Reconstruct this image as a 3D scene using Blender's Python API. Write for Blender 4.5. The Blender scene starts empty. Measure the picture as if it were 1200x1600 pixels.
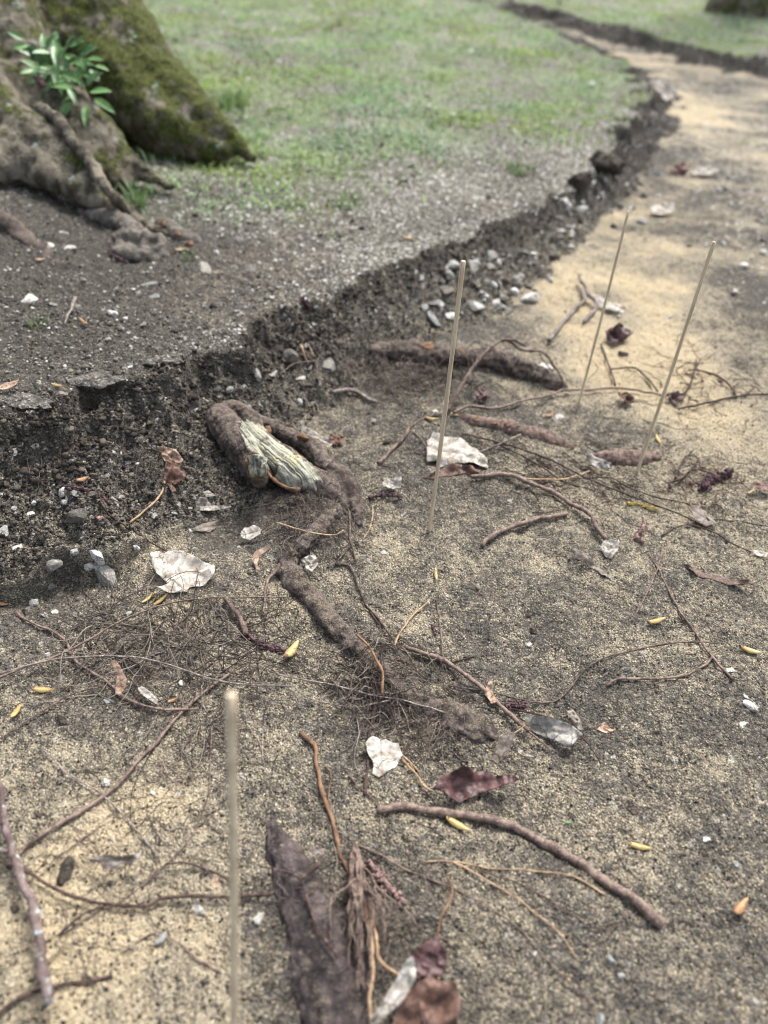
import bpy, bmesh, math, random
import numpy as np
from mathutils import Vector, Matrix
from mathutils.geometry import delaunay_2d_cdt

random.seed(7)
rng = np.random.default_rng(11)
scene = bpy.context.scene
COL = scene.collection

# ------------------------------------------------------------------ camera
FPX = 1200.0
PITCH, ROLL, HCAM = math.radians(39.8), math.radians(4.3), 0.5
CAM = np.array([0.0, 0.0, HCAM])
FW = np.array([0, math.cos(PITCH), -math.sin(PITCH)])
_R0 = np.array([1.0, 0, 0]); _U0 = np.array([0, math.sin(PITCH), math.cos(PITCH)])
RT = math.cos(ROLL) * _R0 + math.sin(ROLL) * _U0
UP = -math.sin(ROLL) * _R0 + math.cos(ROLL) * _U0
cam_data = bpy.data.cameras.new("camera")
cam = bpy.data.objects.new("camera", cam_data); COL.objects.link(cam)
m = Matrix.Identity(4)
for i in range(3):
    m[i][0], m[i][1], m[i][2], m[i][3] = RT[i], UP[i], -FW[i], CAM[i]
cam.matrix_world = m
cam_data.sensor_fit = 'VERTICAL'; cam_data.sensor_height = 36.0; cam_data.sensor_width = 27.0
cam_data.lens = FPX / 1600 * 36.0
cam_data.clip_start = 0.01; cam_data.clip_end = 500
cam_data.dof.use_dof = True
cam_data.dof.focus_distance = 0.66
cam_data.dof.aperture_fstop = 4.1
scene.camera = cam

# ------------------------------------------------------------------ light
SUN_EL, SUN_AZ = math.radians(58), math.radians(25)      # azimuth clockwise from +Y
w = bpy.data.worlds.new("World"); scene.world = w; w.use_nodes = True
nt = w.node_tree; nt.nodes.clear()
sky = nt.nodes.new("ShaderNodeTexSky"); sky.sky_type = 'NISHITA'; sky.sun_disc = False
sky.sun_elevation = SUN_EL; sky.sun_rotation = SUN_AZ; sky.air_density = 1.0; sky.dust_density = 4.0
hs = nt.nodes.new("ShaderNodeHueSaturation"); hs.inputs["Saturation"].default_value = 0.55
bg = nt.nodes.new("ShaderNodeBackground"); bg.inputs["Strength"].default_value = 0.10
wo = nt.nodes.new("ShaderNodeOutputWorld")
nt.links.new(sky.outputs[0], hs.inputs["Color"]); nt.links.new(hs.outputs[0], bg.inputs[0]); nt.links.new(bg.outputs[0], wo.inputs[0])
sd = bpy.data.lights.new("sun", 'SUN'); sd.energy = 1.5; sd.angle = math.radians(16); sd.color = (1.0, 0.99, 0.975)
sun = bpy.data.objects.new("sun", sd); COL.objects.link(sun)
sdir = Vector((math.sin(SUN_AZ) * math.cos(SUN_EL), math.cos(SUN_AZ) * math.cos(SUN_EL), math.sin(SUN_EL)))
sun.rotation_euler = sdir.to_track_quat('Z', 'Y').to_euler()
scene.view_settings.view_transform = 'Standard'; scene.view_settings.look = 'None'
scene.view_settings.gamma = 1.0; scene.view_settings.exposure = 1.76
scene.cycles.max_bounces = 5; scene.cycles.diffuse_bounces = 3; scene.cycles.glossy_bounces = 2
scene.cycles.transmission_bounces = 2; scene.cycles.transparent_max_bounces = 4
scene.cycles.filter_width = 1.1
scene.cycles.use_denoising = True
scene.cycles.use_adaptive_sampling = True; scene.cycles.adaptive_threshold = 0.02

# ------------------------------------------------------------------ helpers: projection
def ray(px, py):
    return FW + RT * ((px - 600.0) / FPX) + UP * ((800.0 - py) / FPX)
def Pz(px, py, z=0.0):
    d = ray(px, py); return CAM + d * ((z - HCAM) / d[2])
def D(px, py, depth):
    return CAM + ray(px, py) * depth

# ------------------------------------------------------------------ helpers: noise
def _hash(ix, iy, iz, seed):
    h = (ix.astype(np.int64) * 374761393 + iy.astype(np.int64) * 668265263 + iz.astype(np.int64) * 2147483647 + seed * 1274126177) & 0xFFFFFFFF
    h = ((h ^ (h >> 13)) * 1274126177) & 0xFFFFFFFF
    h = ((h ^ (h >> 16)) * 2246822519) & 0xFFFFFFFF
    return ((h ^ (h >> 15)) & 0xFFFFFF) / float(0x7FFFFF) - 1.0
def n2(x, y, s, seed=0):
    x = np.asarray(x) * s + 37.3; y = np.asarray(y) * s + 11.9
    ix = np.floor(x); iy = np.floor(y); fx = x - ix; fy = y - iy
    fx = fx * fx * fx * (fx * (fx * 6 - 15) + 10); fy = fy * fy * fy * (fy * (fy * 6 - 15) + 10)
    z = np.zeros_like(ix)
    a = _hash(ix, iy, z, seed); b = _hash(ix + 1, iy, z, seed); c = _hash(ix, iy + 1, z, seed); d = _hash(ix + 1, iy + 1, z, seed)
    return (a + (b - a) * fx) * (1 - fy) + (c + (d - c) * fx) * fy
def fb2(x, y, s, o=3, seed=0, g=0.5):
    r = 0; a = 1.0
    for k in range(o):
        r = r + a * n2(x, y, s * 2.03 ** k, seed + k * 17); a *= g
    return r
def n3(p, s, seed=0):
    p = np.asarray(p) * s + 19.7
    i = np.floor(p); f = p - i; f = f * f * (3 - 2 * f)
    r = 0
    for dx in (0, 1):
        for dy in (0, 1):
            for dz in (0, 1):
                wt = (f[:, 0] if dx else 1 - f[:, 0]) * (f[:, 1] if dy else 1 - f[:, 1]) * (f[:, 2] if dz else 1 - f[:, 2])
                r = r + wt * _hash(i[:, 0] + dx, i[:, 1] + dy, i[:, 2] + dz, seed)
    return r
def fb3(p, s, o=3, seed=0, g=0.5):
    r = 0; a = 1.0
    for k in range(o):
        r = r + a * n3(p, s * 2.03 ** k, seed + 31 * k); a *= g
    return r
def sstep(a, b, x):
    t = np.clip((x - a) / (b - a), 0, 1); return t * t * (3 - 2 * t)

# ------------------------------------------------------------------ terrain definition
def world_line(pts):
    return np.array([Pz(x, y, z * .64) for x, y, z in pts])
crest = world_line([(-220, 735, .135), (-80, 670, .135), (0, 648, .135), (60, 640, .135), (120, 618, .133), (190, 598, .132), (250, 575, .13), (320, 552, .13),
                    (380, 520, .12), (440, 495, .11), (500, 472, .10), (560, 445, .09), (620, 415, .083), (680, 390, .078), (740, 362, .075), (800, 340, .075),
                    (850, 318, .08), (905, 285, .08), (950, 250, .08), (965, 215, .08), (985, 180, .075), (995, 140, .075), (970, 105, .075), (930, 80, .075),
                    (880, 55, .075), (830, 35, .075), (770, 12, .075), (700, -8, .075)])
crest = np.vstack([[-9, -0.6, .087], [-1.4, 0.44, .087], crest, crest[-1] + (crest[-1] - crest[-2]) * 12])
crest[-1, 2] = .048
foot = world_line([(-220, 960, 0), (-60, 930, 0), (0, 925, 0), (60, 922, 0), (120, 916, 0), (180, 906, 0), (218, 885, 0), (262, 852, 0), (320, 832, 0), (385, 795, 0),
                   (430, 742, 0), (475, 690, 0), (530, 640, 0), (590, 592, 0), (650, 562, 0), (720, 530, 0), (790, 498, 0), (850, 445, 0), (900, 398, 0), (945, 352, 0),
                   (985, 312, 0), (1015, 262, 0), (1045, 215, 0), (1065, 180, 0), (1060, 150, 0), (1030, 122, 0), (975, 92, 0), (915, 65, 0), (860, 45, 0), (800, 24, 0), (730, 0, 0)])
foot = np.vstack([[-9, -1.2, 0], [-1.4, 0.22, 0], foot, foot[-1] + (foot[-1] - foot[-2]) * 12])
crest2 = world_line([(760, -10, .08), (800, -3, .08), (860, 14, .08), (960, 38, .08), (1060, 62, .08), (1130, 80, .08), (1210, 92, .08)])
crest2 = np.vstack([crest2[0] + (crest2[0] - crest2[1]) * 40, crest2, crest2[-1] + (crest2[-1] - crest2[-2]) * 20]); crest2[:, 2] = .051
foot2 = world_line([(760, 12, 0), (800, 22, 0), (860, 42, 0), (960, 68, 0), (1060, 96, 0), (1130, 114, 0), (1210, 128, 0)])
foot2 = np.vstack([foot2[0] + (foot2[0] - foot2[1]) * 40, foot2, foot2[-1] + (foot2[-1] - foot2[-2]) * 20]); foot2[:, 2] = 0

def line_dist(x, y, L):
    best = np.full(x.shape, 1e9); hz_ = np.zeros(x.shape)
    for a, b in zip(L[:-1], L[1:]):
        d = b[:2] - a[:2]; l2 = d @ d
        t = np.clip(((x - a[0]) * d[0] + (y - a[1]) * d[1]) / l2, 0, 1)
        q = (x - a[0] - t * d[0]) ** 2 + (y - a[1] - t * d[1]) ** 2
        k = q < best
        best = np.where(k, q, best); hz_ = np.where(k, a[2] + t * (b[2] - a[2]), hz_)
    return np.sqrt(best), hz_
def inside(x, y, poly):
    c = np.zeros(x.shape, bool); n = len(poly)
    for i in range(n):
        x0, y0 = poly[i][:2]; x1, y1 = poly[(i + 1) % n][:2]
        if y0 == y1: continue
        k = (y0 > y) != (y1 > y)
        c ^= k & (x < (x1 - x0) * (y - y0) / (y1 - y0) + x0)
    return c
BANK = np.vstack([crest[:, :2], [[-200, 300], [-200, -0.6]]])
FOOTP = np.vstack([foot[:, :2], [[-200, 300], [-200, -1.2]]])
_far = np.array([[crest2[-1, 0] + 200, crest2[-1, 1] + 60], [crest2[-1, 0] + 200, 400], [-250, 400]])
BANK2 = np.vstack([crest2[:, :2], _far]); FOOT2P = np.vstack([foot2[:, :2], _far])

def bl(px, py, z, rx, ry=None):
    """an area round a point of the ground: centre, half width and half depth in metres"""
    c = Pz(px, py, z); dep = (c - CAM) @ FW
    ry = ry or rx
    r = rx * dep / FPX; e = (HCAM - z) / np.linalg.norm(c - CAM)
    return c[0], c[1], r, ry * dep / FPX / e
SANDB = [bl(*a[:4]) + (a[4] * (.72 if a[1] < 700 else 1),) for a in [
    (1000, 400, 0, (130), .55), (930, 500, 0, 110, .55), (1100, 490, 0, 130, .5), (1010, 565, 0, 130, .55), (860, 480, 0, 60, .4), (1060, 190, 0, 60, .6), (1120, 130, 0, 120, .5),
    (1150, 230, 0, 60, .35), (930, 60, 0, 60, .5), (1090, 640, 0, 140, .25), (170, 1210, 0, 190, .38), (60, 1040, 0, 120, .25), (200, 1490, 0, 230, .42), (60, 1420, 0, 160, .3), (300, 1560, 0, 100, .2),
    (250, 915, 0, 60, .3), (240, 820, 0.03, 45, .25), (140, 985, 0, 80, .2), (280, 1250, 0, 90, .25), (480, 1050, 0, 70, .18), (930, 1200, 0, 120, .1), (680, 960, 0, 120, .07), (760, 1380, 0, 90, .08), (1050, 1180, 0, 90, .08), (330, 1460, 0, 50, .3), (600, 720, 0, 60, .12)]]
DARKB = [bl(*a[:4]) + (a[4],) for a in [
    (1140, 275, 0, 70, .40), (1190, 165, 0, 60, .25), (1120, 400, 0, 80, .28), (1190, 470, 0, 60, .22), (1080, 330, 0, 40, .15), (1010, 250, 0, 36, .3), (960, 660, 0, 80, .2), (1150, 560, 0, 60, .25), (490, 800, 0.02, 70, .6), (590, 1050, 0, 60, .3), (360, 800, .02, 45, .5), (100, 945, 0, 120, .5),
    (250, 1010, 0, 120, .15), (180, 1140, 0, 70, .25), (880, 1000, 0, 160, .12), (1100, 1420, 0, 130, .18), (480, 1450, 0, 130, .35), (700, 1140, 0, 90, .25), (280, 1555, 0, 60, .35), (560, 1560, 0, 120, .3),
    (750, 1520, 0, 130, .15), (900, 1090, 0, 70, .25), (880, 1340, 0, 90, .12), (560, 980, 0, 60, .2), (650, 610, 0, 110, .3), (780, 640, 0, 60, .2), (140, 1020, 0, 60, .15), (1100, 900, 0, 120, .12), (960, 480, 0, 40, .3)]]
DARKT = [bl(*a[:4]) + (a[4],) for a in [(x_, y_, z_ * .64, r_, a_) for x_, y_, z_, r_, a_ in [(120, 330, .13, 130, .6), (40, 440, .13, 120, .5), (220, 410, .13, 80, .45), (310, 360, .12, 60, .25), (120, 540, .13, 110, .35), (270, 500, .13, 50, .2), (330, 270, .12, 90, .35)]]]
BUMPS = [bl(*a[:4]) + (a[4],) for a in [
    (671, 832, 0, 13, .0035), (905, 632, 0, 12, .004), (995, 742, 0, 12, .0035), (680, 828, 0, 6, -.003),
    (480, 790, .02, 70, .028), (540, 800, .01, 40, .008), (365, 800, .015, 32, -.014), (735, 1150, 0, 60, .012), (600, 1050, 0, 50, .006), (700, 575, 0, 90, .012), (800, 680, 0, 60, .006),
    (480, 1480, 0, 90, .012), (250, 980, 0, 90, .006), (820, 760, 0, 70, .005), (20, 300, .095, 120, .022), (25, 735, .05, 34, -.012), (110, 905, 0, 60, -.006), (975, 715, 0, 50, .004), (640, 1090, 0, 30, .006)]]
GREENP = np.array([Pz(x, y, .065)[:2] for x, y in [(-400, 330), (150, 290), (270, 318), (380, 322), (460, 322), (560, 292), (660, 265), (760, 250), (860, 232), (930, 225), (1010, 215), (1120, 170), (1100, 90), (960, 40), (820, 0), (690, -20)]])
GREENP = np.vstack([GREENP, [[-60, 60], [-60, 3]]])

def blobs(x, y, L):
    r = np.zeros(x.shape)
    for cx, cy, rx, ry, a in L:
        q = ((x - cx) / rx) ** 2 + ((y - cy) / ry) ** 2
        r = r + a * np.exp(-q * 1.1)
    return r

def terrain(x, y):
    fw_ = 1 + 2.2 * sstep(1.5, 2.6, y); wx = x + .014 * fw_ * fb2(x, y, 13, 3, 3); wy = y + .014 * fw_ * fb2(x, y, 13, 3, 5)
    wx = wx + .0045 * fb2(x, y, 48, 2, 8); wy = wy + .0045 * fb2(x, y, 48, 2, 9)
    dE, hE = line_dist(wx, wy, crest); dF, _ = line_dist(wx, wy, foot)
    top = inside(wx, wy, BANK); upp = inside(wx, wy, FOOTP)
    t = np.where(top, 1.0, np.where(upp, dF / (dF + dE + 1e-9), 0.0))
    tn = np.clip(t + (.13 * fb2(x, y, 26, 3, 21) - .05 * np.abs(n2(x, y, 70, 23))) * sstep(0.03, .25, t) * (1 - sstep(.9, 1, t)), 0, 1)
    lip = .04 + .16 * sstep(-.2, .6, fb2(x, y, 9, 2, 24)) 
    prof = (1 - lip) * (.45 * tn + .55 * tn ** 1.6) + lip * sstep(.72, .985, tn)
    ledge = np.exp(-(((x - Pz(100, 900)[0]) / .075) ** 2)) * .030 * (1 + .25 * n2(x, y, 40, 25))
    z1 = hE * prof + ledge * sstep(0, .035, t) * (1 - sstep(.2, .8, t))
    dE2, hE2 = line_dist(wx, wy, crest2); dF2, _ = line_dist(wx, wy, foot2)
    top2 = inside(wx, wy, BANK2); upp2 = inside(wx, wy, FOOT2P)
    t2 = np.where(top2, 1.0, np.where(upp2, dF2 / (dF2 + dE2 + 1e-9), 0.0))
    z = np.maximum(z1, hE2 * t2 + .008 * fb2(x, y, 9, 2, 47) * (t2 > 0) * (t2 < 1))
    tt = np.maximum(t, t2); face = np.where((tt > .02) & (tt < .995), 1.0, 0.0) * np.clip(tt * 8, 0, 1)
    topm = np.maximum(top.astype(float), top2.astype(float))
    z = z + blobs(x, y, BUMPS)
    flo = 1 - np.maximum(topm, face)
    z = z + flo * (.006 * fb2(x, y, 6, 2, 40) + .0030 * fb2(x, y, 26, 2, 41))
    z = z + (.0017 + .0008 * topm + .0030 * face) * fb2(x, y, 85, 2, 43)
    z = z + (.0009 + .0004 * topm + .0014 * face) * fb2(x, y, 260, 2, 44) + topm * .010 * fb2(x, y, 5, 2, 45)
    # a wide rise at the side of the excavation, beyond the picture
    z = z + .10 * sstep(1.35, 1.6, x - .25 * (y - 1)) * (1 - sstep(2.2, 3.0, y)) * (1 - topm)
    r = np.hypot(x, y)
    far = sstep(9, 25, r)
    z = z * (1 - far) + .05 * far
    return z, dict(t=np.maximum(t, t2), top=topm, face=face, dE=np.minimum(dE, dE2), top2=top2)

# structured sheet: fine where the camera is near, wide enough to reach the horizon
ys = [-0.6]
while ys[-1] < 120:
    y = ys[-1]
    step = max(.0011, min(.013, .9 * (y * y + .25) / 368.0)) if 0.05 < y < 4.5 else (.006 if y <= .05 else .06 * max(1, (y - 3) ** 1.15))
    ys.append(y + step)
ys = np.array(ys); NY = len(ys)
ui = np.linspace(-1.12, 1.12, 960)
uo = 1.12 + np.cumsum(.006 * 1.17 ** np.arange(46))
us = np.concatenate([-uo[::-1], ui, uo]); NX = len(us)
def halfw(y): return .52 * np.sqrt(np.maximum(y, 0.02) ** 2 + .25) + .03
WY = halfw(ys)
XX = us[None, :] * WY[:, None]; YY = np.repeat(ys[:, None], NX, 1)
# the outermost columns run to the horizon
stretch = 1 + 25 * sstep(14, 60, np.abs(us))
XX = XX * stretch[None, :]
ZZ, MK = terrain(XX.ravel(), YY.ravel())
ZG = ZZ.reshape(NY, NX)

def hz(x, y):
    x = np.atleast_1d(np.asarray(x, float)); y = np.atleast_1d(np.asarray(y, float))
    j = np.clip(np.searchsorted(ys, y) - 1, 0, NY - 2); fy = np.clip((y - ys[j]) / (ys[j + 1] - ys[j]), 0, 1)
    u = x / (WY[j] * (1 - fy) + WY[j + 1] * fy)
    i = np.clip(np.searchsorted(us, u) - 1, 0, NX - 2); fx = np.clip((u - us[i]) / (us[i + 1] - us[i]), 0, 1)
    return (ZG[j, i] * (1 - fx) + ZG[j, i + 1] * fx) * (1 - fy) + (ZG[j + 1, i] * (1 - fx) + ZG[j + 1, i + 1] * fx) * fy
_T = .16 * (1.0028 ** np.arange(1330))
def G(px, py, dz=0.0):
    d = ray(px, py); q = CAM[None] + d[None] * _T[:, None]
    e = q[:, 2] - hz(q[:, 0], q[:, 1]) - dz
    k = np.nonzero(e <= 0)[0]
    if len(k) == 0: return Pz(px, py, 0) if d[2] < -.02 else CAM + d * 5
    k = k[0]
    if k == 0: return q[0]
    f = e[k - 1] / (e[k - 1] - e[k])
    return q[k - 1] + (q[k] - q[k - 1]) * f
def depth_of(p): return float((np.asarray(p) - CAM) @ FW)
def gnormal(x, y, e=.012):
    dx = (hz(x + e, y) - hz(x - e, y))[0] / (2 * e); dy = (hz(x, y + e) - hz(x, y - e))[0] / (2 * e)
    n = np.array([-dx, -dy, 1]); return n / np.linalg.norm(n)

# ------------------------------------------------------------------ helpers: meshes
def raw_mesh(name, v, f, smooth=True):
    me = bpy.data.meshes.new(name)
    v = np.asarray(v, np.float32)
    if isinstance(f, np.ndarray) and f.ndim == 2:
        k = f.shape[1]; nf = len(f)
        me.vertices.add(len(v)); me.vertices.foreach_set("co", v.ravel())
        me.loops.add(nf * k); me.loops.foreach_set("vertex_index", f.ravel().astype(np.int32))
        me.polygons.add(nf); me.polygons.foreach_set("loop_start", np.arange(nf, dtype=np.int32) * k)
        me.update(calc_edges=True)
    else:
        me.from_pydata([tuple(map(float, p)) for p in v], [], [tuple(map(int, q)) for q in f]); me.update()
    if smooth: me.polygons.foreach_set("use_smooth", np.ones(len(me.polygons), bool))
    return me
def tag(o, label=None, cat=None, group=None, kind=None):
    if label: o["label"] = label
    if cat: o["category"] = cat
    if group: o["group"] = group
    if kind: o["kind"] = kind
    return o
def mesh_obj(name, v, f, mat, parent=None, origin=None, smooth=True):
    v = np.asarray(v, float)
    if origin is None: origin = np.zeros(3)
    origin = np.asarray(origin, float)
    me = raw_mesh(name, v - origin, f, smooth); me.materials.append(mat)
    o = bpy.data.objects.new(name, me); COL.objects.link(o)
    if parent is not None:
        o.parent = parent; o.location = Vector(origin) - parent.location
    else:
        o.location = Vector(origin)
    return o
def empty(name, loc):
    o = bpy.data.objects.new(name, None); COL.objects.link(o); o.location = Vector(loc); o.empty_display_size = .02
    return o
def attr(me, name, arr, typ='FLOAT'):
    a = me.attributes.new(name, 'FLOAT_COLOR' if typ == 'C' else typ, 'POINT')
    if typ == 'FLOAT': a.data.foreach_set("value", np.asarray(arr, np.float32))
    else:
        arr = np.asarray(arr, np.float32)
        if arr.shape[1] == 3: arr = np.hstack([arr, np.ones((len(arr), 1), np.float32)])
        a.data.foreach_set("color", arr.ravel())

# ------------------------------------------------------------------ helpers: materials
def srgb(r, g, b):
    f = lambda c: (c / 255 / 12.92) if c / 255 <= .04045 else ((c / 255 + .055) / 1.055) ** 2.4
    return (f(r), f(g), f(b), 1.0)
class NB:
    def __init__(s, name):
        s.m = bpy.data.materials.new(name); s.m.use_nodes = True; s.t = s.m.node_tree; s.t.nodes.clear()
        s.out = s.n("ShaderNodeOutputMaterial"); s.b = s.n("ShaderNodeBsdfPrincipled"); s.l(s.b.outputs[0], s.out.inputs[0])
        s.b.inputs["Specular IOR Level"].default_value = .25
    def n(s, t): return s.t.nodes.new(t)
    def l(s, a, b): s.t.links.new(a, b)
    def set(s, i, v):
        if hasattr(v, "is_linked") or hasattr(v, "links"): s.l(v, i)
        else: i.default_value = v
    def co(s): 
        if not hasattr(s, "_co"): s._co = s.n("ShaderNodeTexCoord").outputs["Object"]
        return s._co
    def at(s, name):
        a = s.n("ShaderNodeAttribute"); a.attribute_name = name; return a
    def noise(s, scale, detail=3, rough=.6, vec=None):
        q = s.n("ShaderNodeTexNoise"); q.inputs["Scale"].default_value = scale; q.inputs["Detail"].default_value = detail
        q.inputs["Roughness"].default_value = rough; s.l(vec if vec is not None else s.co(), q.inputs["Vector"]); return q.outputs["Fac"]
    def voro(s, scale, vec=None, feat='F1'):
        q = s.n("ShaderNodeTexVoronoi"); q.inputs["Scale"].default_value = scale; q.feature = feat
        s.l(vec if vec is not None else s.co(), q.inputs["Vector"]); return q
    def math(s, op, a, b=0.0, c=0.0, clamp=False):
        q = s.n("ShaderNodeMath"); q.operation = op; q.use_clamp = clamp
        s.set(q.inputs[0], a); s.set(q.inputs[1], b); s.set(q.inputs[2], c); return q.outputs[0]
    def step(s, x, a, b):
        q = s.n("ShaderNodeMapRange"); q.interpolation_type = 'SMOOTHSTEP'
        s.set(q.inputs[0], x); q.inputs[1].default_value = a; q.inputs[2].default_value = b; return q.outputs[0]
    def mix(s, f, a, b, mode='MIX'):
        q = s.n("ShaderNodeMix"); q.data_type = 'RGBA'; q.blend_type = mode; q.clamp_factor = True
        s.set(q.inputs["Factor"], f); s.set(q.inputs[6], a); s.set(q.inputs[7], b); return q.outputs[2]
    def bump(s, h, strength=.5, dist=.001):
        q = s.n("ShaderNodeBump"); q.inputs["Strength"].default_value = strength; q.inputs["Distance"].default_value = dist
        s.l(h, q.inputs["Height"]); s.l(q.outputs[0], s.b.inputs["Normal"])
    def stretch(s, sx, sy, sz, rot=(0, 0, 0)):
        q = s.n("ShaderNodeMapping"); q.inputs["Scale"].default_value = (sx, sy, sz); q.inputs["Rotation"].default_value = rot
        s.l(s.co(), q.inputs["Vector"]); return q.outputs[0]

def simple(name, c1, c2, c3=None, s1=60, s2=300, rough=.85, bump=.5, bdist=.0008, vec=None, spec=.2, lo=.4, hi=.6, objvar=0.0):
    b = NB(name); v = b.stretch(*vec) if vec else None
    col = b.mix(b.step(b.noise(s1, 4, .65, v), lo, hi), c1, c2)
    if c3: col = b.mix(b.step(b.noise(s2, 3, .6, v), .56, .68), col, c3)
    if objvar:
        oi = b.n("ShaderNodeObjectInfo"); h = b.n("ShaderNodeHueSaturation")
        b.l(b.math('MULTIPLY_ADD', oi.outputs["Random"], objvar, 1 - objvar * .5), h.inputs["Value"]); b.l(col, h.inputs["Color"]); col = h.outputs[0]
    b.l(col, b.b.inputs["Base Color"]); b.b.inputs["Roughness"].default_value = rough; b.b.inputs["Specular IOR Level"].default_value = spec
    if bump: b.bump(b.math('ADD', b.noise(s2, 4, .7, v), b.noise(s1 * 2, 2)), bump, bdist)
    return b.m

def ground_material():
    b = NB("sandy_soil")
    sand, grav, green, dark = (b.at(k).outputs["Fac"] for k in ("sand", "gravel", "green", "dark"))
    n1 = b.noise(17, 5, .65); n2_ = b.noise(75, 4, .65); n2b = b.noise(230, 3, .65); n3_ = b.noise(520, 3, .7)
    v1 = b.voro(1050); v2 = b.voro(480); v3 = b.voro(230)
    sep = b.n("ShaderNodeSeparateColor"); b.l(v1.outputs["Color"], sep.inputs[0])
    sep2 = b.n("ShaderNodeSeparateColor"); b.l(v2.outputs["Color"], sep2.inputs[0])
    sep3 = b.n("ShaderNodeSeparateColor"); b.l(v3.outputs["Color"], sep3.inputs[0])
    f = b.math('ADD', sand, b.math('MULTIPLY', b.math('SUBTRACT', n1, .5), 1.05))
    f = b.math('ADD', f, b.math('MULTIPLY', b.math('SUBTRACT', n2_, .5), 1.15))
    f = b.math('ADD', f, b.math('MULTIPLY', b.math('SUBTRACT', n2b, .5), 1.0))
    pick = b.step(b.math('SUBTRACT', f, b.math('MULTIPLY_ADD', sep.outputs[0], .62, .04)), -.22, .22)
    tan = b.mix(sep.outputs[1], srgb(124, 114, 97), srgb(176, 163, 137))
    tan = b.mix(b.step(sep.outputs[2], .80, .86), tan, srgb(190, 181, 158))
    tan = b.mix(b.math('MULTIPLY', b.step(sand, .55, .95), .55), tan, b.mix(n2_, srgb(180, 157, 120), srgb(218, 200, 164)))
    soil = b.mix(sep.outputs[1], srgb(60, 57, 53), srgb(108, 103, 95))
    soil = b.mix(b.step(sep2.outputs[0], .88, .92), soil, srgb(128, 121, 109))
    soil = b.mix(b.step(n2b, .62, .72), soil, srgb(38, 35, 32))
    soil = b.mix(b.math('MULTIPLY', dark, .72), soil, b.mix(sep.outputs[2], srgb(30, 28, 27), srgb(66, 61, 56)))
    col = b.mix(pick, soil, tan)
    # pale crushed stone among the soil of the bank top
    gp = b.step(b.math('SUBTRACT', b.math('MULTIPLY_ADD', b.math('SUBTRACT', n2_, .5), .9, grav), b.math('MULTIPLY_ADD', sep2.outputs[1], .9, .1)), -.03, .05)
    gcol = b.mix(sep2.outputs[2], srgb(116, 113, 102), srgb(180, 178, 164))
    col = b.mix(gp, col, gcol)
    gp3 = b.step(b.math('SUBTRACT', b.math('MULTIPLY', grav, .45), sep3.outputs[1]), -.02, .02)
    col = b.mix(gp3, col, b.mix(sep3.outputs[2], srgb(140, 135, 126), srgb(214, 212, 206)))
    gr = b.math('MULTIPLY', green, b.step(b.noise(9, 5, .7), .38, .60))
    col = b.mix(b.math('MULTIPLY', gr, .62), col, b.mix(n2_, srgb(92, 112, 66), srgb(140, 164, 108)))
    b.l(col, b.b.inputs["Base Color"]); b.b.inputs["Roughness"].default_value = .95; b.b.inputs["Specular IOR Level"].default_value = .12
    h = b.math('ADD', b.math('MULTIPLY', v1.outputs["Distance"], -.55), b.math('MULTIPLY', v2.outputs["Distance"], -.9))
    h = b.math('ADD', h, b.math('MULTIPLY', n3_, .9)); h = b.math('ADD', h, b.math('MULTIPLY', n2_, 1.2))
    b.bump(h, 1.0, .0024)
    return b.m

def attr_material(name, rough=.85, spec=.2, bump=0, trans=0.0):
    b = NB(name); a = b.at("tint")
    c = b.mix(b.noise(400, 2), a.outputs["Color"], b.mix(.5, a.outputs["Color"], (.02, .018, .015, 1)))
    b.l(c, b.b.inputs["Base Color"]); b.b.inputs["Roughness"].default_value = rough; b.b.inputs["Specular IOR Level"].default_value = spec
    if bump: b.bump(b.noise(600, 3), bump, .0006)
    if trans:
        tr = b.n("ShaderNodeBsdfTranslucent"); b.l(a.outputs["Color"], tr.inputs[0]); mx = b.n("ShaderNodeMixShader"); mx.inputs[0].default_value = trans
        b.l(b.b.outputs[0], mx.inputs[1]); b.l(tr.outputs[0], mx.inputs[2]); b.l(mx.outputs[0], b.out.inputs[0])
    return b.m

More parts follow.
